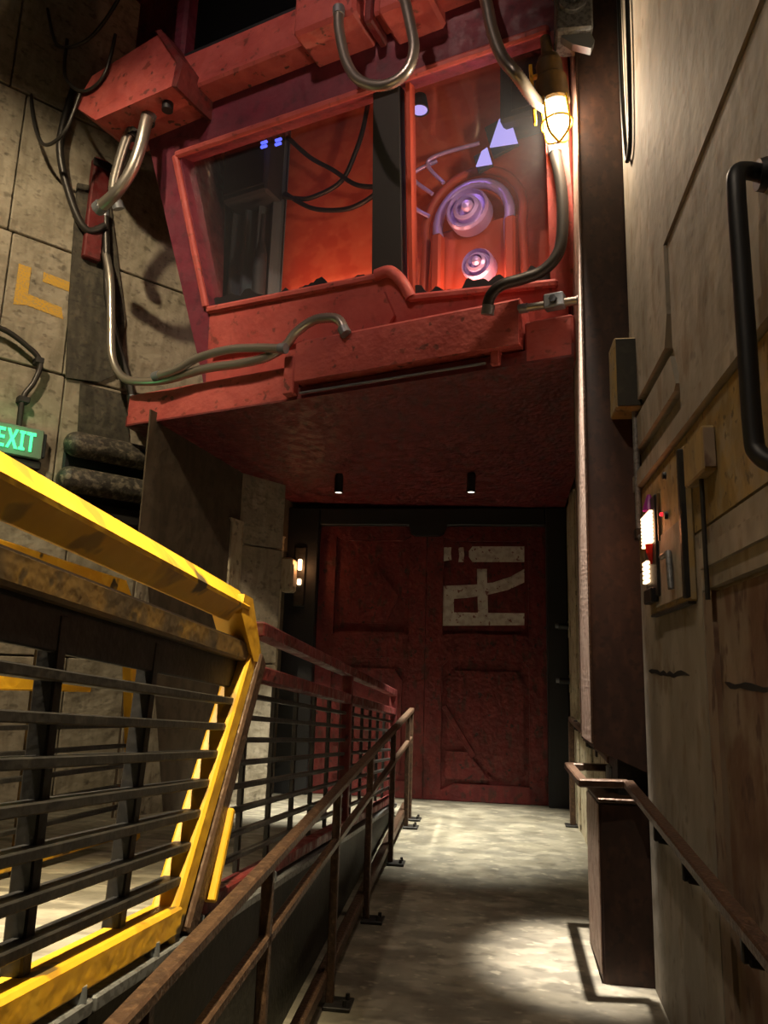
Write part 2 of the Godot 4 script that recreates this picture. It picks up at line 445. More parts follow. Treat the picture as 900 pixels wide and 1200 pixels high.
# ------------------------------------------------------------------ shell
func build_shell() -> void:
	var b := MB.new()
	var side := [Vector2(-2.6, -RAMP * 2.6), Vector2(7.0, RAMP * 7.0), Vector2(7.9, RAMP * 7.0), Vector2(7.9, -0.5), Vector2(-2.6, -0.5)]
	# local x = -z, local y = y, extruded along +x
	var t := Transform3D(Basis(Vector3(0, 0, -1), Vector3.UP, Vector3(1, 0, 0)), Vector3.ZERO)
	b.prism(side, t, FX - 0.02, 1.0)
	struct("floor", b, M.cement, "grey trowelled cement ramp rising to the red doors", "floor")
	b = MB.new()
	b.prism([Vector2(-2.6, upper_y(2.6)), Vector2(6.7, 0.469), Vector2(7.9, 0.469), Vector2(7.9, -0.5), Vector2(-2.6, -0.5)], t, -5.2, FX - 0.02)
	struct("floor", b, M.cement, "upper cement ramp behind the slatted yellow and red fence", "floor")
	b = MB.new()
	b.bx(Vector3(-5.4, 7.4, -8), Vector3(1.2, 7.6, 2.8), 0)
	struct("ceiling", b, M.dark_steel, "dark high ceiling over the bay", "ceiling")
	b = MB.new()
	b.bx(Vector3(-5.4, -0.5, 2.6), Vector3(1.2, 7.4, 2.8), 0)
	struct("wall_rear", b, M.stained_concrete, "dark concrete wall behind the ramp start")
	b = MB.new()
	b.bx(Vector3(-5.4, -0.5, -3.2), Vector3(-5.2, 7.4, 2.6), 0)
	struct("wall_side", b, M.stained_concrete, "dark concrete wall beside the upper ramp start")
	b = MB.new()
	b.bx(Vector3(-4.2, -0.5, -8.0), Vector3(1.2, 7.4, -7.62), 0)
	struct("wall_back", b, M.stained_concrete, "dark wall behind the red doors")
	# low wall that carries the fence, with a capping angle
	b = MB.new()
	var lo := [Vector2(-2.5, -0.3), Vector2(-2.5, upper_y(2.5) + 0.03), Vector2(6.72, 0.50), Vector2(6.72, 0.3)]
	b.prism(lo, t, FX - 0.02, FX + 0.02)
	var w := struct("wall_middle", b, M.green_plate, "low dark green-grey plate wall under the red fence", "wall")
	for k in 6:
		var z0 := 0.9 - k * 1.27
		b = MB.new()
		b.bar(Vector3(FX + 0.005, upper_y(z0) + 0.045, z0), Vector3(FX + 0.005, upper_y(z0 - 1.26) + 0.045, z0 - 1.26), 0.09, 0.03, Vector3.UP, 0.004)
		part("capping", b, M.grey_cover, w, "grey steel capping")
		b = MB.new()
		b.bar(Vector3(FX + 0.026, 0.1, z0 - 0.02), Vector3(FX + 0.026, upper_y(z0) + 0.02, z0 - 0.02), 0.03, 0.012, Vector3.RIGHT)
		part("stiffener", b, M.green_plate, w)

func build_right_wall() -> void:
	# near right wall: plain backing, with plates standing proud of it
	var b := MB.new()
	b.bx(Vector3(CX + 0.03, -0.5, -4.45), Vector3(1.1, 7.4, 2.6), 0)
	var w := struct("wall_right", b, M.grey_wall, "grey-brown streaked wall with raised plates beside the ramp")
	# local x = -z, y = y, z = -x (towards the corridor)
	var t := Transform3D(Basis(Vector3(0, 0, -1), Vector3.UP, Vector3(-1, 0, 0)), Vector3(CX + 0.03, 0, 0))
	# upper sheets
	b = MB.new(); b.prism(rect(-2.6, 3.36, 3.885, 7.4), t, 0, 0.040); part("panel", b, M.grey_wall, w)
	b = MB.new(); b.prism(v2([[-2.6, 2.59], [2.93, 2.59], [2.93, 2.75], [3.015, 2.90], [3.015, 3.22], [3.03, 3.25], [3.03, 3.355], [-2.6, 3.355]]), t, 0, 0.03); part("panel", b, M.grey_wall, w)
	b = MB.new(); b.prism(v2([[3.035, 3.05], [3.10, 2.93], [3.885, 2.93], [3.885, 3.355], [3.035, 3.355]]), t, 0, 0.042); part("panel", b, M.grey_wall, w)
	b = MB.new(); b.prism([Vector2(2.95, 2.72), Vector2(2.98, 2.70), Vector2(3.885, 2.70), Vector2(3.885, 2.86), Vector2(3.02, 2.86)], t, 0, 0.04); part("panel", b, M.grey_wall, w)
	# moulding over the seam
	b = MB.new(); b.prism(rect(-2.6, 2.505, 3.885, 2.58), t, 0, 0.05); part("moulding", b, M.grey_wall, w)
	# mustard band, lower edge moulding, grey sheet and rusty sheet
	b = MB.new(); b.prism(rect(-2.6, 2.11, 2.70, 2.493), t, 0, 0.03); part("panel", b, M.mustard_wall, w, "sheet with worn mustard paint")
	b = MB.new(); b.prism(rect(2.71, 2.11, 3.885, 2.493), t, 0, 0.028); part("panel", b, M.mustard_wall, w, "sheet with worn mustard paint")
	b = MB.new(); b.prism(rect(-2.6, 1.90, 2.76, 2.10), t, 0, 0.03); part("panel", b, M.grey_wall, w)
	b = MB.new(); b.prism(rect(-2.6, 1.965, 2.72, 2.035), t, 0.03, 0.045); part("moulding", b, M.grey_wall, w)
	b = MB.new(); b.prism(rect(2.77, -0.4, 3.885, 2.10), t, 0, 0.03); part("panel", b, M.grey_wall, w)
	b = MB.new(); b.prism(rect(-2.6, -0.4, 2.68, 1.885), t, 0, 0.012); part("panel", b, M.rust_wall, w, "rust-brown stained sheet")
	b = MB.new(); b.prism(rect(2.66, -0.4, 2.765, 1.89), t, 0, 0.028); part("panel", b, M.rust_wall, w, "rust-brown stained strip")
	# cracks: jagged dark slivers of opened joint
	var rng := RandomNumberGenerator.new(); rng.seed = 5
	for c in [[3.00, 3.76, 1.615, 0.031], [2.0, 2.62, 1.578, 0.0131]]:
		var up := []; var dn := []
		for i in 13:
			var x: float = lerpf(c[0], c[1], i / 12.0)
			var y: float = c[2] + rng.randf_range(-0.008, 0.008) + i * 0.0012
			var hgt := 0.002 if i == 0 or i == 12 else rng.randf_range(0.004, 0.011)
			up.append(Vector2(x, y + hgt)); dn.push_front(Vector2(x, y - hgt))
		b = MB.new(); b.prism(up + dn, t, c[3] - 0.01, c[3]); part("crack", b, M.black_frame, w, "dark jagged crack")
	# far right wall past the steel post
	b = MB.new()
	b.bx(Vector3(0.70, -0.2, -7.6), Vector3(1.1, 7.4, -4.45), 0)
	w = struct("wall_right", b, M.pale_wall, "pale beige panelled wall between the steel post and red doors")
	var z := -4.5
	for wd in [0.62, 0.5, 0.34, 0.5, 0.42, 0.36]:
		b = MB.new()
		b.bx(Vector3(0.652 + 0.008 * sin(z * 7.0), 0.25, z - wd + 0.012), Vector3(0.71, 3.14, z), 0.006)
		part("panel", b, M.pale_wall, w)
		z -= wd

func build_left_walls() -> void:
	# wall under the cabin on the far side of the upper ramp
	var a := Vector3(-2.49, 0, -5.09); var c := Vector3(-1.93, 0, -7.62)
	var d := (c - a).normalized()
	var t := Transform3D(Basis(d, Vector3.UP, d.cross(Vector3.UP)), a)   # z points away from or towards the corridor
	if t.basis.z.x < 0.0: t = Transform3D(Basis(-d, Vector3.UP, (-d).cross(Vector3.UP)), c)
	var len := a.distance_to(c)
	var inv := t.affine_inverse()
	var flip: bool = (inv * a).x > 0.5
	var X := func(s: float) -> float: return len - s if flip else s        # s runs from the near end to the doors
	var b := MB.new()
	b.prism(rect(0, 0.2, len, 3.42), t, -0.012, 0.0)
	var w := struct("wall_left", b, M.brown_wall, "dark brown grimy wall under the red cabin")
	# pale door-like plate near the red doors
	b = MB.new(); b.prism(rect(X.call(2.12), 0.46, X.call(1.18), 2.84, 0.03), t, 0, 0.02); part("panel", b, M.pale_wall, w, "pale cream metal plate")
	for s in [[1.49, 2.03], [1.79, 1.72], [1.59, 1.2]]:
		b = MB.new(); b.bx(Vector3(-0.16, -0.02, 0), Vector3(0.16, 0.02, 0.03), 0.003)
		var o := part("slot_bar", b, M.black_frame, w); o.transform = t * Transform3D(Basis(), Vector3(X.call(s[0]), s[1], 0.02))
	b = MB.new(); b.prism([Vector2(X.call(0.01), 0.2), Vector2(X.call(0.62), 0.2), Vector2(X.call(0.05), 2.45), Vector2(X.call(0.01), 2.45)], t, 0, 0.015)
	part("panel", b, M.concrete, w, "tapering pale concrete strip")
	# angled block wall on the left
	var bs := Basis(SLAB_U * K, Vector3.UP * K, SLAB_N * K)
	t = Transform3D(bs, SLAB_AT)
	b = MB.new(); b.prism(rect(-2.9, 0.2, 1.4, 6.7), t, -0.4, -0.06)
	w = struct("wall_left", b, M.stained_concrete, "beige concrete block wall with dark joints left of the red cabin")
	var rows := [[0.3, 1.62], [1.63, 2.52], [2.53, 3.483], [3.497, 4.373], [4.387, 5.4], [5.414, 6.7]]
	var cuts := [[-2.9, -1.5, -0.2, 1.4], [-2.9, -1.1, -0.28, 0.5, 1.4], [-2.9, -1.3, -0.42, 1.4], [-2.9, -1.6, -0.86, -0.44, 1.4], [-2.9, -1.2, -0.89, 1.4], [-2.9, -1.0, 1.4]]
	for i in rows.size():
		for j in cuts[i].size() - 1:
			b = MB.new()
			var x0: float = cuts[i][j] + 0.004; var x1: float = cuts[i][j + 1] - 0.004
			b.box(t * Transform3D(Basis(), Vector3((x0 + x1) * 0.5, (rows[i][0] + rows[i][1]) * 0.5, -0.04)), Vector3(x1 - x0, rows[i][1] - rows[i][0], 0.08), 0.006)
			part("block", b, M.concrete, w)
	b = MB.new(); b.prism(v2([[-0.42, 3.47], [-0.46, 4.0], [-0.5, 4.9], [-0.28, 4.95], [-0.06, 4.0], [-0.07, 3.6], [-0.2, 3.5]]), t, 0, 0.025)
	part("soot_panel", b, M.stained_concrete, w, "soot-black stained upright strip")
	b = MB.new(); b.prism(v2([[-0.30, 3.1], [-0.32, 3.46], [0.0, 3.46], [0.06, 3.1]]), t, 0, 0.02)
	part("soot_panel", b, M.stained_concrete, w, "soot-black stained upright strip")
	# faded yellow stencilled character
	for q in [[[-0.80, 4.17], [-0.72, 4.17], [-0.72, 3.90], [-0.80, 3.88]], [[-0.72, 3.98], [-0.50, 3.96], [-0.48, 3.88], [-0.72, 3.90]], [[-0.64, 4.17], [-0.46, 4.16], [-0.46, 4.09], [-0.64, 4.10]]]:
		b = MB.new(); b.prism(v2(q), t, 0.0, 0.003); part("painted_mark", b, M.yellow_mark, w, "faded yellow stencil stroke")

func build_door() -> void:
	var b := MB.new()
	var zf := -7.36
	# black frame
	b.bx(Vector3(-2.05, 0.46, -7.6), Vector3(-1.70, 3.15, zf + 0.10), 0.01)
	b.bx(Vector3(0.47, 0.46, -7.6), Vector3(0.66, 3.15, zf + 0.10), 0.01)
	b.bx(Vector3(-1.70, 2.98, -7.6), Vector3(0.47, 3.15, zf + 0.08), 0.01)
	b.prism(v2([[-0.82, 2.99], [-0.45, 2.99], [-0.49, 2.90], [-0.53, 2.88], [-0.76, 2.88], [-0.80, 2.90]]), Transform3D(Basis(), Vector3(0, 0, zf)), 0, 0.09)
	var fr := struct("door_1", b, M.black_frame, "pair of dark red plate doors in a black frame", "door")
	for s in 2:
		var t := Transform3D(Basis(), Vector3(0, 0, zf - 0.03))
		var x0 := -1.70 if s == 0 else -0.648
		var x1 := -0.652 if s == 0 else 0.47
		b = MB.new(); b.bx(Vector3(x0, 0.475, zf - 0.1), Vector3(x1, 2.98, zf - 0.03), 0.004)
		var leaf := part("door_leaf", b, M.dark_red_paint, fr)
		# border stiles and rails, raised
		b = MB.new()
		b.prism(rect(x0, 0.475, x0 + 0.16, 2.98), t, 0, 0.035); part("stile", b, M.dark_red_paint, leaf)
		b = MB.new()
		b.prism(rect(x1 - 0.16, 0.475, x1, 2.98), t, 0, 0.035); part("stile", b, M.dark_red_paint, leaf)
		var i0 := x0 + 0.16; var i1 := x1 - 0.16
		b = MB.new(); b.prism(v2([[i0, 1.93], [i0, 1.66], [i0 + 0.06, 1.72], [i1 - 0.06, 1.72], [i1, 1.66], [i1, 1.93], [i1 - 0.05, 1.96], [i0 + 0.05, 1.96]]), t, 0, 0.045); part("middle_rail", b, M.dark_red_paint, leaf)
		b = MB.new(); b.prism(v2([[i0, 2.98], [i0, 2.88], [i0 + 0.08, 2.84], [i1 - 0.08, 2.84], [i1, 2.88], [i1, 2.98]]), t, 0, 0.04); part("top_rail", b, M.dark_red_paint, leaf)
		b = MB.new(); b.prism(v2([[i0, 0.475], [i1, 0.475], [i1, 0.62], [i0 + 0.12, 0.62], [i0, 0.56]]), t, 0, 0.045); part("bottom_rail", b, M.dark_red_paint, leaf)
		b = MB.new()
		if s == 0:
			b.prism(v2([[i0 + 0.06, 2.04], [i1 - 0.22, 2.04], [i1 - 0.1, 2.3], [i1 - 0.3, 2.56], [i0 + 0.25, 2.60], [i0 + 0.06, 2.50]]), t, 0, 0.022)
		else:
			b.prism(rect(i0 + 0.02, 1.995, i1 - 0.02, 2.82, 0.04), t, 0, 0.012)
		var up := part("upper_plate", b, M.dark_red_paint, leaf)
		b = MB.new(); b.prism(v2([[i0 + 0.05, 0.95], [i0 + 0.22, 0.95], [i1 - 0.32, 0.70], [i1 - 0.05, 0.70], [i1 - 0.05, 1.52], [i1 - 0.12, 1.62], [i0 + 0.12, 1.62], [i0 + 0.05, 1.55]]), t, 0, 0.025)
		part("lower_plate", b, M.dark_red_paint, leaf)
		b = MB.new(); b.prism(v2([[i0 + 0.04, 0.90], [i0 + 0.24, 0.90], [i0 + 0.44, 0.66], [i0 + 0.04, 0.66]]), t, 0, 0.03); part("corner_plate", b, M.dark_red_paint, leaf)
		b = MB.new(); b.bar(t * Vector3(i0 + 0.02, 1.30, 0.03), t * Vector3(i0 + 0.30, 0.86, 0.03), 0.05, 0.03, Vector3.BACK); part("brace", b, M.dark_red_paint, leaf)
		if s == 1:
			# stencilled white characters
			for q in [[[-0.501, 2.781], [-0.415, 2.782], [-0.42, 2.73], [-0.412, 2.66], [-0.499, 2.644]], [[-0.348, 2.78], [-0.300, 2.783], [-0.291, 2.71], [-0.30, 2.64], [-0.347, 2.64], [-0.338, 2.70]],
					[[-0.214, 2.792], [0.276, 2.795], [0.275, 2.646], [-0.213, 2.641], [-0.247, 2.69], [-0.248, 2.748]],
					[[-0.496, 2.408], [-0.189, 2.426], [-0.02, 2.448], [0.148, 2.507], [0.274, 2.58], [0.274, 2.452], [0.12, 2.379], [-0.048, 2.335], [-0.244, 2.30], [-0.386, 2.287], [-0.384, 2.159], [0.272, 2.163], [0.271, 2.052], [-0.49, 2.031]],
					[[-0.17, 2.575], [-0.076, 2.576], [-0.064, 2.16], [-0.159, 2.16]]]:
				b = MB.new()
				b.prism(v2(q), t, 0.012 if q.size() != 4 else 0.013, 0.0145 if q.size() != 4 else 0.0155)
				part("white_character", b, M.white_mark, leaf, "worn white stencilled stroke")
	# wall above door
	b = MB.new(); b.bx(Vector3(-2.3, 3.15, -7.62), Vector3(0.9, 3.5, -7.4), 0)
	struct("trim_1", b, M.black_frame, "dark lintel above the red doors", "trim")

# ------------------------------------------------------------------ cabin
func lean_pt(a: float, h: float, o := 0.0) -> Vector3:
	var p := cabin(a, h, -0.2 + 0.3 * (h - 3.35))
	return p + (Vector3(0, -0.287, 0) + CABIN_N * 0.958) * o * K

func lean_prism(b: MB, o: Array, z0: float, z1: float) -> void:
	# outline given in (along, height)
	var y := (Vector3(0, 1, 0) + CABIN_N * 0.3) * K
	var t := Transform3D(Basis(CABIN_U * K, y, (Vector3(0, -0.287, 0) + CABIN_N * 0.958) * K), cabin(0, 3.35, -0.2) - y * 3.35)
	b.prism(v2(o), t, z0, z1)

func build_cabin() -> void:
	var root := thing("control_cabin", "red steel control cabin with slanted window jutting over the ramp", "cabin", CABIN_AT, Basis(CABIN_U * K, Vector3.UP * K, CABIN_N * K))
	var inv := root.transform.affine_inverse()
	var add := func(called: String, b: MB, m: Material, label := "") -> MeshInstance3D:
		var o := part(called, b, m, root, label)
		o.transform = inv
		return o
	var T := root.transform * Transform3D(Basis(), Vector3(0, -3.15, 0))   # (along, height, out)
	var b := MB.new()
	# underside plate, reaching back to the doors
	# it falls slightly towards the doors
	var tp := Transform3D(Basis(CABIN_U, -CABIN_N + Vector3(0, -0.065, 0), Vector3.UP), CABIN_AT)   # along, back, up
	var plan := []
	for q in [[-2.769, -5.266], [0.437, -4.157], [0.455, -4.37], [0.65, -4.38], [0.65, -7.42], [-2.3, -7.42]]:
		var w := Vector3(q[0], 0, q[1]) - Vector3(CABIN_AT.x, 0, CABIN_AT.z)
		plan.append(Vector2(w.dot(CABIN_U), -w.dot(CABIN_N)))
	b.prism(plan, tp, 0.0, 0.08)
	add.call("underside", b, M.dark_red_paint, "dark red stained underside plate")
	# ledge front
	b = MB.new(); b.box(T * Transform3D(Basis(), Vector3(0.66, 3.26, -0.16)), Vector3(1.32, 0.22, 0.32), 0.012); add.call("ledge", b, M.red_paint)
	b = MB.new(); b.box(T * Transform3D(Basis(), Vector3(2.875, 3.265, -0.16)), Vector3(0.25, 0.23, 0.32), 0.012); add.call("ledge", b, M.red_paint)
	b = MB.new(); b.box(T * Transform3D(Basis(), Vector3(2.06, 3.25, -0.2)), Vector3(1.5, 0.19, 0.3), 0.01); add.call("ledge", b, M.dark_red_paint)
	b = MB.new(); b.prism(v2([[-0.15, 3.235], [0.07, 3.235], [0.07, 3.47], [0.04, 3.495], [-0.15, 3.495]]), Transform3D(Basis(CABIN_N * K, Vector3.UP * K, -CABIN_U * K), T * Vector3(1.39, 0, 0)), 0, -1.35); add.call("front_channel", b, M.red_paint, "protruding red channel box")
	b = MB.new(); b.bar(T * Vector3(1.40, 3.178, 0.02), T * Vector3(2.55, 3.178, 0.02), 0.02, 0.012, Vector3.UP, 0.003); add.call("painted_lit_edge", b, M.zinc, "thin pale edge coloured as lit")  # pale bar stands in for a lit edge below the channel
	b = MB.new(); b.box(T * Transform3D(Basis(), Vector3(1.335, 3.29, 0.02)), Vector3(0.075, 0.24, 0.07), 0.008); add.call("bracket", b, M.red_paint)
	b = MB.new(); b.box(T * Transform3D(Basis(), Vector3(2.60, 3.20, 0.0)), Vector3(0.05, 0.08, 0.06), 0.006); add.call("bracket", b, M.red_paint)
	# window front: left jamb, header, sill, right jamb
	b = MB.new(); lean_prism(b, [[0.50, 3.36], [0.62, 3.90], [0.52, 4.86], [0.45, 5.32], [0.22, 5.32], [0.49, 3.5]], -0.13, 0.0); add.call("window_jamb", b, M.shaded_red_paint, "grimy red jamb with shade put in its plum colour")
	b = MB.new(); lean_prism(b, [[0.45, 5.32], [0.52, 4.86], [2.93, 4.83], [3.02, 4.83], [3.02, 5.32]], -0.13, 0.0); add.call("window_header", b, M.shaded_red_paint, "grimy red header with shade put in its plum colour")
	b = MB.new(); lean_prism(b, [[0.50, 3.36], [2.86, 3.30], [2.86, 3.64], [2.02, 3.71], [1.93, 3.86], [0.62, 3.90]], -0.13, 0.0); add.call("window_sill", b, M.red_paint)
	b = MB.new(); lean_prism(b, [[2.86, 3.30], [3.0, 3.30], [3.02, 4.83], [2.93, 4.83], [2.86, 3.64]], -0.13, 0.0); add.call("window_jamb", b, M.red_paint)
	# raised trim around the opening
	for q in [[0.49, 4.87, 2.97, 4.84], [0.485, 4.87, 0.595, 3.90], [0.60, 3.885, 1.86, 3.85], [2.04, 3.70, 2.9, 3.62]]:
		b = MB.new(); b.bar(lean_pt(q[0], q[1], 0.01), lean_pt(q[2], q[3], 0.01), 0.05, 0.045, Vector3(0, -0.287, 0) + CABIN_N * 0.958, 0.014); add.call("window_trim", b, M.red_paint)
	# stepped sill plates
	b = MB.new(); lean_prism(b, [[0.60, 3.60], [1.88, 3.55], [1.95, 3.62], [1.90, 3.76], [0.66, 3.80]], 0.0, 0.03); add.call("sill_plate", b, M.red_paint)
	b = MB.new(); lean_prism(b, [[0.55, 3.38], [2.95, 3.33], [2.95, 3.50], [0.57, 3.55]], 0.0, 0.05); add.call("sill_plate", b, M.red_paint)
	b = MB.new(); b.tube(smooth([lean_pt(1.86, 3.86, 0.02), lean_pt(1.95, 3.86, 0.025), lean_pt(2.02, 3.79, 0.025), lean_pt(2.06, 3.70, 0.02)], 5), 0.04, 10); add.call("sill_corner", b, M.red_paint)
	# mullion and panes
	b = MB.new(); lean_prism(b, [[1.80, 3.80], [1.99, 3.72], [2.10, 4.86], [1.94, 4.86]], -0.10, -0.02); add.call("mullion", b, M.mullion, "dark grey window mullion")
	b = MB.new(); lean_prism(b, [[2.03, 3.72], [2.055, 3.72], [2.165, 4.86], [2.14, 4.86]], -0.10, -0.03); add.call("mullion", b, M.orange_metal, "thin red window bar")
	b = MB.new(); lean_prism(b, [[0.60, 3.88], [1.84, 3.84], [1.95, 4.85], [0.50, 4.86]], -0.075, -0.067); add.call("window_pane", b, M.glass, "clear glass pane")
	b = MB.new(); lean_prism(b, [[1.98, 3.70], [2.88, 3.62], [2.97, 4.84], [2.09, 4.85]], -0.075, -0.067); add.call("window_pane", b, M.glass, "clear glass pane")
	# front beam and bracket boxes above the window
	b = MB.new(); b.box(T * Transform3D(Basis(Vector3.BACK, -0.0), Vector3(1.8, 5.24, 0.31)), Vector3(2.44, 0.27, 0.34), 0.015); add.call("front_beam", b, M.red_paint)
	b = MB.new(); b.prism(v2([[-0.12, 5.20], [0.02, 5.38], [0.58, 5.47], [0.78, 5.20], [0.78, 5.04], [0.1, 5.02]]), T, 0.22, 0.60); add.call("cable_box", b, M.red_paint, "red corner box with cable holes")
	b = MB.new(); b.prism(v2([[0.58, 5.48], [0.62, 5.48], [0.84, 5.16], [0.80, 5.00], [0.76, 5.02], [0.78, 5.18]]), T, 0.2, 0.62); add.call("cable_box", b, M.dark_red_paint)
	for q in [[0.24, 0.40, 0.055], [0.42, 0.46, 0.05], [0.62, 0.50, 0.04]]:
		b = MB.new(); b.lathe([Vector2(0.0, 0.0), Vector2(q[2], 0.0), Vector2(q[2], 0.06), Vector2(q[2] * 0.8, 0.06)], Transform3D(Basis(), T * Vector3(q[0], 4.985, q[1])), 14); add.call("cable_gland", b, M.black_paint)
	b = MB.new(); b.box(T * Transform3D(Basis(), Vector3(1.80, 5.32, 0.40)), Vector3(0.40, 0.50, 0.36), 0.02); add.call("cable_box", b, M.red_paint)
	b = MB.new(); b.box(T * Transform3D(Basis(), Vector3(2.27, 5.26, 0.38)), Vector3(0.30, 0.46, 0.34), 0.02); add.call("cable_box", b, M.red_paint)
	b = MB.new(); b.box(T * Transform3D(Basis(), Vector3(2.04, 5.3, 0.33)), Vector3(0.05, 0.5, 0.34), 0.01); add.call("bracket", b, M.dark_red_paint)
	# dark upper screen with its rim
	b = MB.new(); b.box(T * Transform3D(Basis(), Vector3(1.30, 5.85, 0.36)), Vector3(1.26, 0.80, 0.06), 0.02); add.call("upper_screen", b, M.black_screen, "black unlit screen")
	b = MB.new(); b.box(T * Transform3D(Basis(), Vector3(0.59, 5.85, 0.36)), Vector3(0.10, 0.95, 0.16), 0.02); add.call("screen_rim", b, M.shaded_red_paint)
	b = MB.new(); b.box(T * Transform3D(Basis(), Vector3(1.30, 5.42, 0.37)), Vector3(1.34, 0.05, 0.14), 0.02); add.call("screen_rim", b, M.black_frame)
	b = MB.new(); b.box(T * Transform3D(Basis(), Vector3(2.47, 5.85, 0.3)), Vector3(1.05, 0.98, 0.14), 0.02); add.call("upper_plate", b, M.red_paint)
	b = MB.new(); b.box(T * Transform3D(Basis(), Vector3(0.28, 5.85, 0.22)), Vector3(0.52, 0.9, 0.14), 0.02); add.call("upper_plate", b, M.dark_red_paint)
	# shell of the cabin
	# left side plate splays back from the jamb
	var sp := [lean_pt(0.53, 3.40, -0.08), lean_pt(0.25, 5.30, -0.08), cabin(-0.18, 6.25, -0.93), cabin(-0.18, 3.26, -0.93)]
	var sn: Vector3 = (sp[1] - sp[0]).cross(sp[3] - sp[0]).normalized()
	b = MB.new(); b.quad(sp[0], sp[1], sp[2], sp[3], sn); b.quad(sp[0] - sn * 0.03, sp[1] - sn * 0.03, sp[2] - sn * 0.03, sp[3] - sn * 0.03, -sn)
	for e in 4: b.quad(sp[e], sp[(e + 1) % 4], sp[(e + 1) % 4] - sn * 0.03, sp[e] - sn * 0.03, ((sp[e] + sp[(e + 1) % 4]) * 0.5 - (sp[0] + sp[2]) * 0.5).normalized())
	add.call("side_plate", b, M.shaded_red_paint)
	# soot caked along the lower edges of the panes
	var rng := RandomNumberGenerator.new(); rng.seed = 8
	for q in [[0.60, 3.89, 1.84, 3.85], [2.0, 3.71, 2.86, 3.64]]:
		var o := [[q[2], q[3]], [q[0], q[1]]]
		for i in 61:
			var f := i / 60.0
			o.append([lerpf(q[0], q[2], f), lerpf(q[1], q[3], f) + 0.055 + 0.04 * sin(f * 9.0 + q[0]) * sin(f * 5.0) + 0.015 * sin(f * 31.0) + 0.01 * sin(f * 57.0 + q[0]) + rng.randf_range(0.0, 0.012)])
		b = MB.new(); lean_prism(b, o, -0.066, -0.062); add.call("soot_crust", b, M.black_frame, "jagged black soot along the pane edge")
	b = MB.new(); b.prism(v2([[-0.05, 3.24], [0.5, 6.25], [-1.0, 6.25], [-1.0, 3.24]]), Transform3D(Basis(CABIN_N * K, Vector3.UP * K, -CABIN_U * K), T * Vector3(2.98, 0, -0.22)), 0, 0.06); add.call("side_plate", b, M.red_paint)
	b = MB.new(); b.box(T * Transform3D(Basis(), Vector3(1.5, 4.75, -0.92)), Vector3(2.95, 3.02, 0.06), 0); add.call("back_lining", b, M.cabin_lining, "orange-red painted back wall")
	b = MB.new(); b.box(T * Transform3D(Basis(), Vector3(1.5, 6.27, -0.2)), Vector3(2.98, 0.06, 1.5), 0); add.call("roof_plate", b, M.dark_red_paint)
	b = MB.new(); b.box(T * Transform3D(Basis(), Vector3(1.5, 3.34, -0.55)), Vector3(2.8, 0.04, 0.7), 0); add.call("cabin_floor", b, M.cabin_dark)

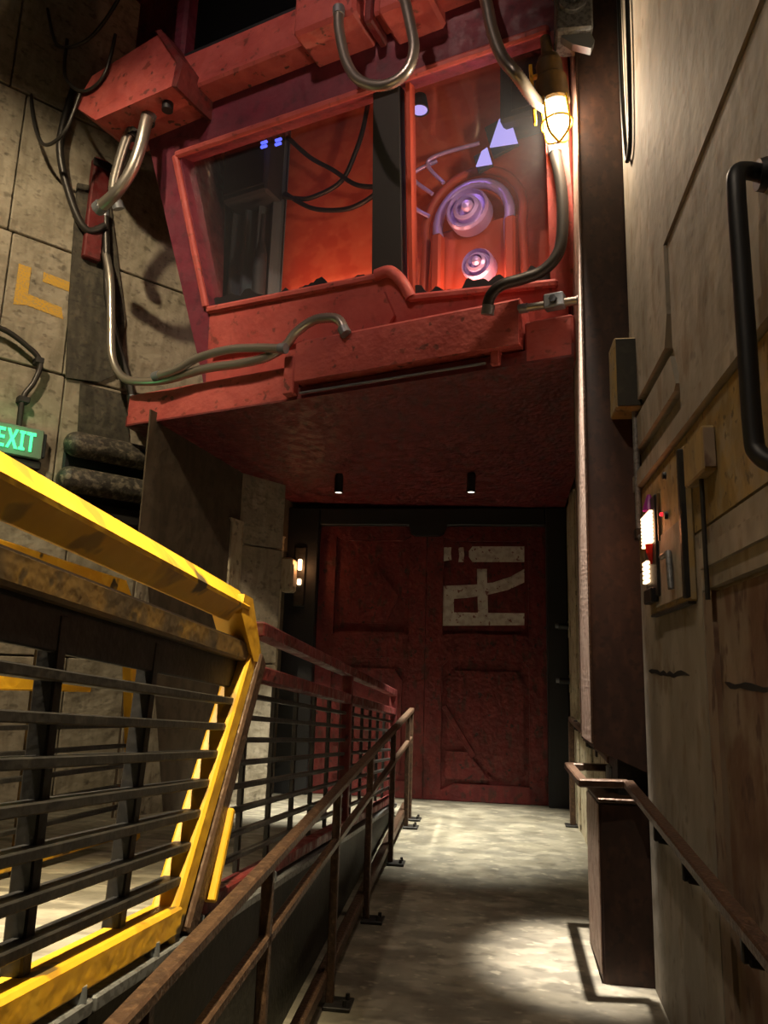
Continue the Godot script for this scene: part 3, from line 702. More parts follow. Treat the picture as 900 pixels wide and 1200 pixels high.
func build_cabin_inside() -> void:
	var T := Transform3D(Basis(CABIN_U * K, Vector3.UP * K, CABIN_N * K), CABIN_AT + Vector3(0, -3.15 * K, 0))
	var b: MB
	# low console behind the sill, with switches and added strip lamps on top
	var c := thing("control_console", "dark control console behind the cabin window sill", "console", T * Vector3(1.6, 3.36, -0.42), T.basis)
	b = MB.new(); b.bx(Vector3(-1.15, 0.0, -0.12), Vector3(1.3, 0.40, 0.10), 0.02); part("body", b, M.cabin_dark, c)
	for k in 9:
		b = MB.new(); b.bx(Vector3(-1.1 + k * 0.26, 0.40, -0.10), Vector3(-0.95 + k * 0.26, 0.44 + 0.05 * absf(sin(k * 2.3)), 0.0), 0.01); part("switch_block", b, M.black_paint, c)
	# strip lamps added out of sight to light the red back wall
	for s in [[0.95, 1.0], [2.25, 0.8]]:
		var lamp := thing("added_strip_lamp", "hidden amber lamp added on the console behind the %s" % ["left window pane" if s[0] < 1.5 else "right window pane"], "lamp", T * Vector3(s[0], 3.76, -0.56), T.basis)
		b = MB.new(); b.bx(Vector3(-0.4, -0.03, -0.03), Vector3(0.4, 0.0, 0.03), 0.005); part("tray", b, M.zinc, lamp)
		b = MB.new(); b.tube([Vector3(-0.37, 0.02, 0), Vector3(0.37, 0.02, 0)], 0.015, 10); part("tube", b, M.amber_tube, lamp, "glowing amber tube")
		var al := AreaLight3D.new()
		al.name = "added_strip_light"; add_child(al, true)
		aim(al, T * Vector3(s[0], 3.80, -0.56), T * Vector3(s[0], 4.9, -0.88))
		al.area_size = Vector2(0.74, 0.05); al.light_energy = 1.35 * s[1]; al.light_color = Color(1.0, 0.70, 0.52); al.area_range = 20; al.shadow_enabled = true
	# dark ribbed curtain at the left end
	b = MB.new()
	var up := []; var dn := []
	for i in 40:
		var x := -0.30 + i * 0.019
		var zz := -0.72 + 0.035 * sin(i * 0.95)
		up.append(Vector2(x, zz)); dn.push_front(Vector2(x, zz - 0.012))
	b.prism(up + dn, Transform3D(Basis(CABIN_U * K, CABIN_N * K, -Vector3.UP * K), T * Vector3(0.22, 0, 0)), -3.7, -6.2)
	single("curtain", b, M.curtain, "slate grey pleated curtain at the dark end inside the cabin", "curtain")
	# hanging cabinet and hanging tool, silhouettes
	var cb := thing("wall_cabinet", "dark cabinet hanging inside the cabin above the left pane", "cabinet", T * Vector3(0.42, 5.08, -0.66), T.basis)
	b = MB.new(); b.bx(Vector3(-0.22, 0, -0.15), Vector3(0.2, 0.7, 0.12), 0.02); part("body", b, M.cabin_dark, cb)
	b = MB.new(); b.bx(Vector3(-0.2, 0.05, 0.12), Vector3(0.18, 0.62, 0.135), 0.005); part("door", b, M.black_paint, cb)
	b = MB.new(); b.lathe([Vector2(0.02, 1.0), Vector2(0.025, 0.75), Vector2(0.055, 0.62), Vector2(0.06, 0.25), Vector2(0.03, 0.12), Vector2(0.05, 0.0), Vector2(0, 0)], Transform3D(Basis(), T * Vector3(0.55, 4.05, -0.62)), 12)
	single("hanging_rod", b, M.cabin_dark, "dark tapered rod standing behind the left window pane", "rod")
	# slack cables inside
	for q in [[[0.645, 5.125], [0.75, 5.09], [0.886, 5.065], [1.143, 5.113], [1.27, 5.30], [1.343, 5.513], [1.40, 5.9]], [[0.65, 5.64], [0.85, 5.42], [1.07, 5.24], [1.30, 5.03], [1.55, 4.93]], [[0.66, 5.15], [0.886, 4.98], [1.16, 4.88], [1.37, 4.87], [1.6, 4.97]]]:
		b = MB.new()
		b.tube(smooth(q.map(func(p): return T * Vector3(p[0], p[1], -0.72 + 0.03 * sin(p[0] * 5.0))), 8), 0.020, 8)
		single("slack_cable", b, M.black_cable, ["black slack cable sagging lowest from the dark cabinet to the mullion", "black slack cable rising steeply to the roof beside the mullion", "black slack cable sloping down from the blue lights in the cabin"][[0.66, 0.645, 0.65].find(q[0][0])], "cable", "slack cables in the cabin")
	for q in [[0.62, 5.40], [0.75, 5.38]]:
		b = MB.new()
		for k in 2: b.box(T * Transform3D(Basis(), Vector3(q[0], q[1] + k * 0.035, -0.48)), Vector3(0.055, 0.018, 0.02), 0.003)
		single("blue_light", b, M.led_blue, "tiny blue indicator light inside the cabin, %s the slate curtain" % ["nearer to" if q[0] < 0.7 else "further from"], "light", "blue lights in the cabin")
	# round motor with two drums, purple light put into the metal colour
	var m := thing("drum_machine", "machine with two round drums coloured as purple-lit behind the right window pane", "machine", T * Vector3(2.22, 3.86, -0.62), T.basis)
	var fwd := Basis(Vector3.RIGHT, PI / 2)      # local y -> towards the window
	for d in [[-0.02, 0.66, 0.145], [0.05, 0.26, 0.105]]:
		b = MB.new()
		var r: float = d[2]
		b.lathe([Vector2(r, -0.06), Vector2(r, 0.03), Vector2(r * 0.90, 0.05), Vector2(r * 0.82, 0.02), Vector2(r * 0.64, 0.02), Vector2(r * 0.60, 0.06), Vector2(r * 0.44, 0.07), Vector2(r * 0.38, 0.03), Vector2(0, 0.03)], Transform3D(fwd, Vector3(d[0], d[1], 0)), 24)
		var o := part("drum", b, M.purple_lit_metal, m)
		b = MB.new(); b.lathe([Vector2(r * 0.28, 0.03), Vector2(r * 0.28, 0.08), Vector2(r * 0.2, 0.10), Vector2(0, 0.105)], Transform3D(fwd, Vector3(d[0] + r * 0.12, d[1] - r * 0.05, 0)), 16); part("hub", b, M.purple_lit_metal, o)
	for rr in [[0.25, 0.035], [0.34, 0.03]]:
		var arc := []
		for i in 19:
			var a: float = PI * (-0.08 + 1.16 * i / 18.0)
			arc.append(Vector3(cos(a) * rr[0] - 0.01, 0.62 + sin(a) * rr[0] * 1.05, -0.05))
		arc.push_front(Vector3(rr[0] - 0.0, 0.1, -0.05)); arc.append(Vector3(-rr[0] - 0.02, 0.1, -0.05))
		b = MB.new(); b.tube(arc, rr[1], 10); part("hood_rib", b, M.purple_lit_metal if rr[0] < 0.3 else M.orange_metal, m)
	b = MB.new(); b.bx(Vector3(-0.30, -0.1, -0.14), Vector3(0.30, 0.62, -0.07), 0.03); part("back_plate", b, M.orange_metal, m)
	for x in [-0.24, 0.26]:
		b = MB.new(); b.bx(Vector3(x - 0.035, -0.1, -0.06), Vector3(x + 0.035, 0.55, 0.03), 0.015); part("upright", b, M.orange_metal, m)
	for q in [[-0.28, 0.86, -0.42, 1.02, -0.25, 1.10], [-0.2, 0.92, -0.30, 1.10, 0.05, 1.14], [-0.30, 0.70, -0.40, 0.78, -0.44, 0.92]]:
		b = MB.new(); b.tube(smooth([Vector3(q[0], q[1], 0), Vector3(q[2], q[3], 0.03), Vector3(q[4], q[5], 0.0)], 8), 0.014, 8); part("hose", b, M.purple_lit_metal, m)
	# pale lit screens in the upper right of the cabin
	for q in [[2.45, 4.93, 0.17, 0.24, 0.30], [2.33, 4.79, 0.10, 0.13, 0.30]]:
		var s := thing("wall_screen", "%s pale lavender lit screen inside the cabin upper right" % ["larger" if q[2] > 0.12 else "smaller"], "screen", T * Vector3(q[0], q[1], -0.52), T.basis * Basis(Vector3.BACK, 0.25))
		b = MB.new(); b.prism(v2([[-q[2] * 0.5, -q[3] * 0.2], [q[2] * 0.5, -q[3] * 0.5], [q[2] * 0.5, q[3] * 0.5], [q[2] * 0.1, q[3] * 0.45]]), Transform3D(), 0.0, 0.01); part("display", b, M.panel_glow, s)
		b = MB.new(); b.bx(Vector3(-q[2] * 0.5, -q[3] * 0.5, -0.03), Vector3(q[2] * 0.5, q[3] * 0.5, -0.002), 0.004); part("backing", b, M.cabin_dark, s)
	b = MB.new(); b.bx(Vector3(-0.28, 0, -0.1), Vector3(0.28, 0.5, 0.12), 0.02)
	var k2 := thing("ceiling_unit", "dark boxy unit under the cabin roof above the right pane", "unit", T * Vector3(2.75, 4.95, -0.55), T.basis)
	part("body", b, M.cabin_dark, k2)
	b = MB.new(); b.bx(Vector3(-0.2, 0.05, 0.12), Vector3(0.2, 0.3, 0.13), 0.003); part("grille", b, M.black_paint, k2)
	# lavender lamp added to light the drum machine
	var wl := thing("added_work_lamp", "small lavender lamp added to light the drum machine in the cabin", "lamp", T * Vector3(2.05, 4.98, -0.16), T.basis)
	b = MB.new(); b.lathe([Vector2(0.0, 0.1), Vector2(0.04, 0.1), Vector2(0.06, 0.0), Vector2(0.05, 0.0)], Transform3D(), 14); part("shade", b, M.black_paint, wl)
	b = MB.new(); b.lathe([Vector2(0.0, 0.005), Vector2(0.05, 0.005)], Transform3D(), 14); part("lens", b, M.panel_glow, wl)
	spot("added_work_light", T * Vector3(2.05, 4.975, -0.16), T * Vector3(2.22, 4.4, -0.6), Color(0.72, 0.62, 1.0), 0.09, 55, 0.04, 0.8)

func conduit(label: String, pts: Array, r: float, m: Material, ridged := true, group := "") -> void:
	var b := MB.new()
	if ridged: b.tube(even(pts, 0.009), r * K, 12, 0.09)
	else: b.tube(smooth(pts, 10), r * K, 12)
	var t := thing("flexible_conduit", label, "conduit", pts[0], Basis(), group)
	var o := part("sleeve", b, m, t); o.position = -pts[0]
	for e in [0, pts.size() - 1]:
		var p: Vector3 = pts[e]
		var d: Vector3 = (p - pts[1 if e == 0 else e - 1]).normalized()
		b = MB.new()
		b.tube([p - d * 0.05, p - d * 0.012, p - d * 0.012, p + d * 0.004], r * 1.3, 10)
		o = part("end_fitting", b, M.zinc, t); o.position = -pts[0]

func build_conduits() -> void:
	var P := func(q: Array, d: float) -> Array: return q.map(func(p): return cabin(p[0], p[1], p[2] if p.size() > 2 else d))
	conduit("thick bright metal conduit hanging from the red corner box", P.call([[0.44, 5.04, 0.47], [0.437, 4.98, 0.49], [0.42, 4.80, 0.5], [0.36, 4.64, 0.5], [0.25, 4.52, 0.5], [0.07, 4.46, 0.48]], 0.5), 0.040, M.conduit)
	conduit("shorter metal conduit behind the thick one at the red corner box", P.call([[0.26, 5.04, 0.42], [0.20, 4.98, 0.42], [0.12, 4.80, 0.40], [0.08, 4.66, 0.38], [0.09, 4.55, 0.33]], 0.4), 0.034, M.conduit)
	conduit("long grey conduit drooping down the concrete and along the red ledge", P.call([[-0.50, 4.56], [-0.42, 4.655], [-0.32, 4.55], [-0.20, 4.25], [-0.14, 3.9], [-0.09, 3.62], [0.03, 3.46], [0.2, 3.405], [0.42, 3.385], [0.73, 3.41], [1.0, 3.40], [1.2, 3.41], [1.33, 3.46], [1.40, 3.53], [1.53, 3.585], [1.68, 3.56], [1.74, 3.46]], 0.09), 0.029, M.conduit)
	conduit("second grey conduit twisting over the first along the red ledge", P.call([[0.35, 3.40], [0.54, 3.42], [0.70, 3.47], [0.94, 3.485], [1.15, 3.46], [1.28, 3.435], [1.36, 3.42]], 0.13), 0.027, M.conduit)
	conduit("dark hose running down the soot-stained concrete left of the cabin", [slab(-0.30, 4.75, 0.06), slab(-0.26, 4.4, 0.07), slab(-0.22, 4.1, 0.07), slab(-0.12, 3.8, 0.07), slab(-0.02, 3.55, 0.08), slab(0.02, 3.40, 0.08)], 0.024, M.dark_conduit, false)
	conduit("bright U-shaped conduit looping below the red front beam", P.call([[1.914, 5.10], [1.918, 5.0], [1.935, 4.90], [1.976, 4.746], [2.044, 4.617], [2.147, 4.535], [2.256, 4.512], [2.341, 4.558], [2.372, 4.671], [2.345, 4.838], [2.30, 5.04]], 0.60), 0.029, M.conduit)
	conduit("braided pale conduit dropping from the beam to the caged lamp", P.call([[2.66, 5.14], [2.69, 5.0], [2.715, 4.88], [2.74, 4.735], [2.79, 4.566], [2.865, 4.435]], 0.47) + [Vector3(0.22, 4.74, -3.83), Vector3(0.29, 4.74, -3.88)], 0.032, M.conduit)
	conduit("dark conduit running from the caged lamp down to the red ledge", P.call([[2.945, 4.27, 0.115], [2.955, 4.20, 0.105], [2.975, 4.02, 0.075], [2.968, 3.78, 0.06], [2.935, 3.67, 0.06], [2.86, 3.60, 0.07], [2.772, 3.565, 0.10], [2.67, 3.53, 0.14], [2.612, 3.475, 0.14], [2.594, 3.40, 0.12]], 0.2), 0.030, M.dark_conduit, false)
	conduit("short straight conduit with a clamp on the right end of the red ledge", P.call([[2.74, 3.43], [2.85, 3.425], [2.95, 3.42], [3.08, 3.415]], 0.05), 0.022, M.conduit)
	var T := Basis(CABIN_U * K, Vector3.UP * K, CABIN_N * K)
	var cl := thing("conduit_clamp", "small grey clamp with a dark bolt on the red ledge", "clamp", cabin(2.925, 3.39, 0.06), T)
	var b := MB.new(); b.bx(Vector3(-0.05, 0, -0.03), Vector3(0.05, 0.075, 0.03), 0.006); part("saddle", b, M.zinc, cl)
	b = MB.new(); b.lathe([Vector2(0, 0.045), Vector2(0.02, 0.045), Vector2(0.02, 0.03)], Transform3D(Basis(Vector3.RIGHT, PI / 2), Vector3(0, 0.038, 0)), 6); part("bolt", b, M.black_paint, cl)
	# thin hanging loops in the dark upper left corner
	for q in [[[-0.25, 5.75], [-0.22, 5.45], [-0.02, 5.26], [0.16, 5.32], [0.22, 5.6]], [[-0.62, 5.8], [-0.52, 5.3], [-0.36, 4.98], [-0.16, 5.0], [-0.05, 5.25]], [[-0.5, 6.1], [-0.35, 5.75], [-0.1, 5.66], [0.1, 5.75], [0.3, 6.0]]]:
		b = MB.new(); b.tube(smooth(P.call(q, 0.62), 10), 0.014, 8)
		single("hanging_cable", b, M.dark_conduit, ["thin dark cable loop hanging over the red corner box top", "thin dark cable loop hanging lowest, against the concrete", "thin dark cable loop hanging highest, above the red corner box"][[-0.25, -0.62, -0.5].find(q[0][0])], "cable", "cable loops in the upper left corner")
	b = MB.new(); b.tube(smooth([slab(-0.62, 5.55, 0.08), slab(-0.66, 5.1, 0.07), slab(-0.55, 4.75, 0.06), slab(-0.42, 4.55, 0.07), slab(-0.30, 4.62, 0.09)], 8), 0.03, 10)
	single("wall_hose", b, M.dark_conduit, "dark hose sagging on the concrete above the yellow stencil", "hose")
	# red upright channel on the concrete
	var rc := thing("red_channel", "narrow red upright channel fixed on the concrete beside the cabin", "channel", slab(-0.36, 4.35, 0.03), Basis(SLAB_U * K, Vector3.UP * K, SLAB_N * K))
	b = MB.new(); b.bx(Vector3(-0.06, 0, -0.03), Vector3(0.06, 0.78, 0.05), 0.01); part("body", b, M.dark_red_paint, rc)
	b = MB.new(); b.bx(Vector3(-0.07, 0.70, 0.05), Vector3(0.07, 0.76, 0.06), 0.004); part("strap", b, M.dark_steel, rc)

func build_caged_lamp() -> void:
	var at := Vector3(0.3385, 4.655, -3.89)
	var lamp := thing("caged_lamp", "glowing caged work lamp in yellow housing on the steel post", "lamp", at)
	var tilt := Basis(Vector3.BACK, 0.10)
	var X := Transform3D(tilt, Vector3.ZERO)
	var b := MB.new()
	b.lathe([Vector2(0, -0.115), Vector2(0.03, -0.11), Vector2(0.055, -0.085), Vector2(0.066, -0.04), Vector2(0.066, 0.05), Vector2(0.055, 0.10), Vector2(0, 0.11)], X, 20)
	part("bulb", b, M.bulb_glow, lamp, "glowing warm white bulb jar")
	b = MB.new()
	b.lathe([Vector2(0.0, 0.54), Vector2(0.03, 0.54), Vector2(0.035, 0.42), Vector2(0.06, 0.40), Vector2(0.075, 0.36), Vector2(0.075, 0.27), Vector2(0.09, 0.25), Vector2(0.09, 0.10), Vector2(0.08, 0.085), Vector2(0.06, 0.09)], X, 18)
	part("housing", b, M.worn_yellow, lamp, "worn yellow housing")
	for k in 4:
		var a := TAU * (k + 0.5) / 4
		var e := Vector3(cos(a), 0, sin(a))
		b = MB.new(); b.tube(smooth([X * (e * 0.085 + Vector3(0, 0.11, 0)), X * (e * 0.088 + Vector3(0, -0.03, 0)), X * (e * 0.072 + Vector3(0, -0.105, 0)), X * Vector3(0, -0.145, 0)], 5), 0.007, 8)
		part("guard_wire", b, M.yellow_paint, lamp)
	b = MB.new()
	var ring := []
	for i in 21: ring.append(X * Vector3(cos(TAU * i / 20.0) * 0.087, -0.03, sin(TAU * i / 20.0) * 0.087))
	b.tube(ring, 0.006, 6, 0, false); part("guard_ring", b, M.yellow_paint, lamp)
	# side bracket on the left
	b = MB.new(); b.bar(Vector3(-0.14, 0.36, 0), Vector3(-0.115, -0.02, 0.0), 0.035, 0.018, Vector3.RIGHT); part("side_bracket", b, M.yellow_paint, lamp)
	b = MB.new(); b.bar(Vector3(-0.13, 0.28, 0), Vector3(-0.05, 0.30, 0), 0.03, 0.02); part("side_bracket", b, M.yellow_paint, lamp)
	b = MB.new(); b.bar(Vector3(-0.12, 0.14, 0), Vector3(-0.05, 0.15, 0), 0.03, 0.02); part("side_bracket", b, M.yellow_paint, lamp)
	omni("caged_lamp_light", at + Vector3(0, -0.01, 0), Color(1.0, 0.90, 0.78), 1.8, 0.06)
	spot("caged_lamp_beam", at + Vector3(0, -0.16, 0), Vector3(0.42, 0.28, -4.12), Color(1.0, 0.95, 0.88), 95.0, 8, 0.05, 1.0)
	# mounting box on the post
	var mb := thing("mounting_box", "dark grey steel mounting box with a round boss above the caged lamp", "bracket", Vector3(0.365, 5.10, -3.85))
	b = MB.new(); b.bx(Vector3(-0.03, 0, -0.10), Vector3(0.17, 0.46, 0.11), 0.012); part("body", b, M.grey_cover, mb)
	b = MB.new(); b.lathe([Vector2(0.075, 0.0), Vector2(0.075, 0.03), Vector2(0.05, 0.035), Vector2(0.045, 0.02), Vector2(0.02, 0.02), Vector2(0.02, 0.04), Vector2(0, 0.04)], Transform3D(Basis(Vector3.RIGHT, PI / 2), Vector3(0.06, 0.17, 0.11)), 18); part("boss", b, M.grey_cover, mb)
	b = MB.new(); b.prism(v2([[0.0, 0.0], [0.16, 0.0], [0.18, -0.05], [0.16, -0.10], [0.06, -0.06], [0.0, -0.01]]), Transform3D(), 0.02, 0.07); part("lip", b, M.zinc, mb)

func build_post() -> void:
	var x0 := 0.462; var x1 := 0.728; var z0 := -3.90; var z1 := -4.36
	var p := thing("steel_post", "tall brown rusted steel post notched for the handrail", "post", Vector3(0.58, ramp_y(-4.1), -4.1))
	var off := -p.position
	var add := func(called: String, b: MB, m: Material, label := "") -> void:
		var o := part(called, b, m, p, label); o.position = off
	var b := MB.new()
	# upper shaft, cut at a slope above the handrail
	b.prism(v2([[x0, 1.27], [x1, 1.16], [x1, 7.4], [x0, 7.4]]), Transform3D(Basis(), Vector3(0, 0, z1)), 0, z0 - z1)
	add.call("upper_shaft", b, M.rust_steel)
	b = MB.new(); b.bx(Vector3(x0 - 0.008, 1.29, z1 + 0.004), Vector3(x0 - 0.001, 7.38, z0 - 0.006), 0.002); add.call("side_plate", b, M.lit_face_steel, "pale worn side plate added to brighten the lit face")
	b = MB.new(); b.bx(Vector3(x0 + 0.011, 0.3, z1 + 0.004), Vector3(x0 + 0.017, 1.02, z0 - 0.006), 0.002); add.call("side_plate", b, M.lit_face_steel, "pale worn side plate added to brighten the lit face")
	b = MB.new(); b.bx(Vector3(x0 - 0.010, 1.3, z0 - 0.012), Vector3(x0 + 0.0, 7.4, z0 + 0.004), 0.002); add.call("edge_strip", b, M.rail_steel)
	b = MB.new(); b.bx(Vector3(x0 - 0.011, 1.3, z1), Vector3(x0 - 0.001, 7.4, z1 + 0.03), 0.002); add.call("edge_strip", b, M.rail_steel)
	b = MB.new(); b.bx(Vector3(0.585, 0.9, z1 + 0.05), Vector3(x1, 1.4, z0 - 0.12), 0.004); add.call("core", b, M.dark_steel)
	b = MB.new(); b.bx(Vector3(x0 + 0.018, 0.1, z1), Vector3(x1, 1.03, z0), 0.01); add.call("lower_shaft", b, M.rust_steel)
	b = MB.new(); b.bx(Vector3(x0 + 0.01, 1.03, z1 - 0.01), Vector3(x1, 1.05, z0 + 0.01), 0.005); add.call("cap_plate", b, M.rail_steel)
	b = MB.new(); b.bx(Vector3(0.57, 1.06, -4.33), Vector3(0.66, 1.16, -4.2), 0.01); add.call("wall_bracket", b, M.zinc, "pale grey bracket in the notch")

func build_right_fittings() -> void:
	var b: MB
	# big black grab handle
	var g := thing("grab_handle", "large black tubular grab handle on the grey-brown wall", "handle", Vector3(CX, 2.1, -1.85))
	b = MB.new()
	b.tube(smooth([Vector3(0.0, 0.80, -0.07), Vector3(-0.05, 0.80, -0.05), Vector3(-0.088, 0.77, -0.015), Vector3(-0.098, 0.70, 0.0), Vector3(-0.098, 0.5, 0.0), Vector3(-0.098, 0.3, 0.0), Vector3(-0.098, 0.08, 0.0), Vector3(-0.092, 0.02, 0.01), Vector3(-0.06, -0.02, 0.05), Vector3(0.0, -0.03, 0.07)], 8), 0.023, 16)
	part("tube", b, M.black_paint, g)
	for q in [[0.80, -0.07], [-0.03, 0.07]]:
		b = MB.new(); b.lathe([Vector2(0.0, 0.02), Vector2(0.04, 0.02), Vector2(0.045, 0.0)], Transform3D(Basis(Vector3.BACK, PI / 2), Vector3(0, q[0], q[1])), 18); part("flange", b, M.black_paint, g)
	# junction box on the post, pipe below
	var j := thing("junction_box", "tall olive-brown junction box on the right edge of the steel post", "box", Vector3(0.645, 2.89, -3.80))
	b = MB.new(); b.bx(Vector3(-0.06, 0, -0.1), Vector3(0.07, 0.37, 0.08), 0.008); part("body", b, M.mustard_wall, j)
	b = MB.new(); b.bx(Vector3(-0.052, 0.01, 0.08), Vector3(0.062, 0.36, 0.088), 0.003); part("lid", b, M.green_plate, j)
	var pp := thing("conduit_pipe", "thin grey pipe running down from the olive-brown junction box", "pipe", Vector3(0.685, 2.25, -3.78))
	b = MB.new(); b.tube(smooth([Vector3(0, 0.66, 0), Vector3(0, 0.3, 0), Vector3(0, 0.05, 0), Vector3(0.0, 0.0, 0.05), Vector3(0.0, -0.01, 0.12)], 6), 0.015, 10); part("tube", b, M.grey_cover, pp)
	b = MB.new(); b.bx(Vector3(-0.022, 0.0, -0.02), Vector3(0.015, 0.05, 0.03), 0.004); part("elbow_clamp", b, M.dark_steel, pp)
	# electrical panel with lit lamp rack
	var e := thing("electrical_panel", "grey and mustard wall cabinet carrying the lit lamp rack", "cabinet", Vector3(CX, 1.87, -3.16))
	b = MB.new(); b.bx(Vector3(-0.030, 0, -0.36), Vector3(0, 0.56, 0.34), 0.006); var ebody := part("body", b, M.mustard_wall, e)
	b = MB.new(); b.bx(Vector3(-0.036, 0.02, -0.20), Vector3(-0.030, 0.30, 0.31), 0.002); part("lower_cover", b, M.grey_wall, e)
	b = MB.new(); b.bx(Vector3(-0.045, 0.01, 0.31), Vector3(-0.02, 0.55, 0.34), 0.004); part("edge_bar", b, M.dark_steel, e)
	b = MB.new(); b.bx(Vector3(-0.032, -0.01, -0.34), Vector3(-0.004, 0.0, 0.33), 0.002); part("lower_lip", b, M.dark_steel, ebody)
	for y in [0.36, 0.52]:
		b = MB.new(); b.lathe([Vector2(0, 0.012), Vector2(0.014, 0.012), Vector2(0.016, 0)], Transform3D(Basis(Vector3.BACK, PI / 2), Vector3(-0.030, y, 0.06)), 10); part("screw", b, M.black_paint, ebody)
	b = MB.new(); b.tube([Vector3(-0.05, 0.2, 0.02), Vector3(-0.05, 0.2, 0.14), Vector3(-0.05, 0.06, 0.16)], 0.012, 8); part("hasp", b, M.grey_cover, e)
	b = MB.new(); b.lathe([Vector2(0, 0.014), Vector2(0.008, 0.01), Vector2(0.009, 0)], Transform3D(Basis(Vector3.BACK, PI / 2), Vector3(-0.031, 0.38, -0.02)), 10); part("red_pilot_light", b, M.led_red, e, "red pilot light")
	b = MB.new(); b.bx(Vector3(-0.042, 0.28, -0.075), Vector3(-0.03, 0.48, -0.06), 0.003); part("guide_strip", b, M.worn_yellow, e)
	var r := thing("lamp_rack", "dark rack of glowing white lamps with purple and red caps", "light", Vector3(0.664, 1.95, -3.36))
	b = MB.new(); b.bx(Vector3(-0.012, -0.02, -0.13), Vector3(0.006, 0.40, 0.11), 0.004); var rack := part("back_plate", b, M.black_paint, r)
	for c in 2:
		for k in 9:
			b = MB.new()
			b.bx(Vector3(-0.028, 0.205 + k * 0.0155, -0.115 if c == 0 else -0.045), Vector3(-0.012, 0.2165 + k * 0.0155, -0.06 if c == 0 else 0.075), 0.002)
			part("lamp_bar", b, M.led_white, rack, "glowing white lamp bar")
	for k in 5:
		b = MB.new(); b.bx(Vector3(-0.028, 0.05 + k * 0.0195, -0.115), Vector3(-0.012, 0.064 + k * 0.0195, -0.03), 0.002); part("lamp_bar", b, M.led_white, rack, "glowing white lamp bar")
	b = MB.new(); b.lathe([Vector2(0.03, 0.35), Vector2(0.022, 0.38), Vector2(0.008, 0.42), Vector2(0, 0.42)], Transform3D(Basis(), Vector3(-0.012, 0.0, 0.01)), 10); part("cap", b, M.purple_cap, r, "purple cap")
	b = MB.new(); b.lathe([Vector2(0.006, 0.12), Vector2(0.022, 0.165), Vector2(0.026, 0.203), Vector2(0, 0.203)], Transform3D(Basis(), Vector3(-0.012, 0, 0.02)), 10); part("cap", b, M.red_cap, r, "red cap")
	b = MB.new(); b.bx(Vector3(-0.03, -0.04, -0.10), Vector3(0.0, 0.02, 0.06), 0.004); part("foot", b, M.black_paint, r)
	omni("lamp_rack_light", Vector3(0.61, 2.22, -3.36), Color(1.0, 0.62, 0.40), 0.05, 0.04)
	# mustard box
	var y := thing("mustard_box", "small mustard metal box protruding from the wall below the seam", "box", Vector3(CX, 2.255, -2.62))
	b = MB.new(); b.bx(Vector3(-0.044, 0, -0.13), Vector3(0, 0.15, 0.12), 0.006); part("body", b, M.mustard_wall, y)
	b = MB.new(); b.bx(Vector3(-0.04, 0.01, 0.12), Vector3(-0.004, 0.14, 0.126), 0.002); part("end_cover", b, M.rust_wall, y)
	b = MB.new(); b.tube([Vector3(-0.02, 0.0, 0.0), Vector3(-0.02, -0.4, 0.0)], 0.008, 8); part("drop_pipe", b, M.dark_steel, y)
	# a dark cable loop at the top of the wall
	b = MB.new(); b.tube(smooth([Vector3(0.68, 6.2, -3.55), Vector3(0.672, 5.0, -3.5), Vector3(0.672, 4.35, -3.55), Vector3(0.672, 4.2, -3.62), Vector3(0.672, 4.3, -3.70), Vector3(0.672, 4.9, -3.74), Vector3(0.68, 6.2, -3.75)], 8), 0.012, 8)
	single("wall_cable", b, M.black_cable, "black cable loop hanging down the wall right of the steel post", "cable")
	# hinge pins on the pale wall by the doors
	for yy in [2.03, 1.56]:
		var h := thing("hinge_pin", "black hinge pin with a metal tip on the pale wall, %s of the two" % ["upper" if yy > 1.8 else "lower"], "hinge", Vector3(0.652, yy, -7.02))
		b = MB.new(); b.tube([Vector3(0.0, 0, 0), Vector3(-0.10, 0, 0)], 0.028, 12); part("barrel", b, M.black_paint, h)
		b = MB.new(); b.tube([Vector3(-0.10, 0, 0), Vector3(-0.125, 0, 0)], 0.02, 12); part("tip", b, M.zinc, h)
		b = MB.new(); b.bx(Vector3(-0.012, -0.1, -0.06), Vector3(0.0, 0.05, 0.06), 0.003); part("leaf", b, M.pale_wall, h)

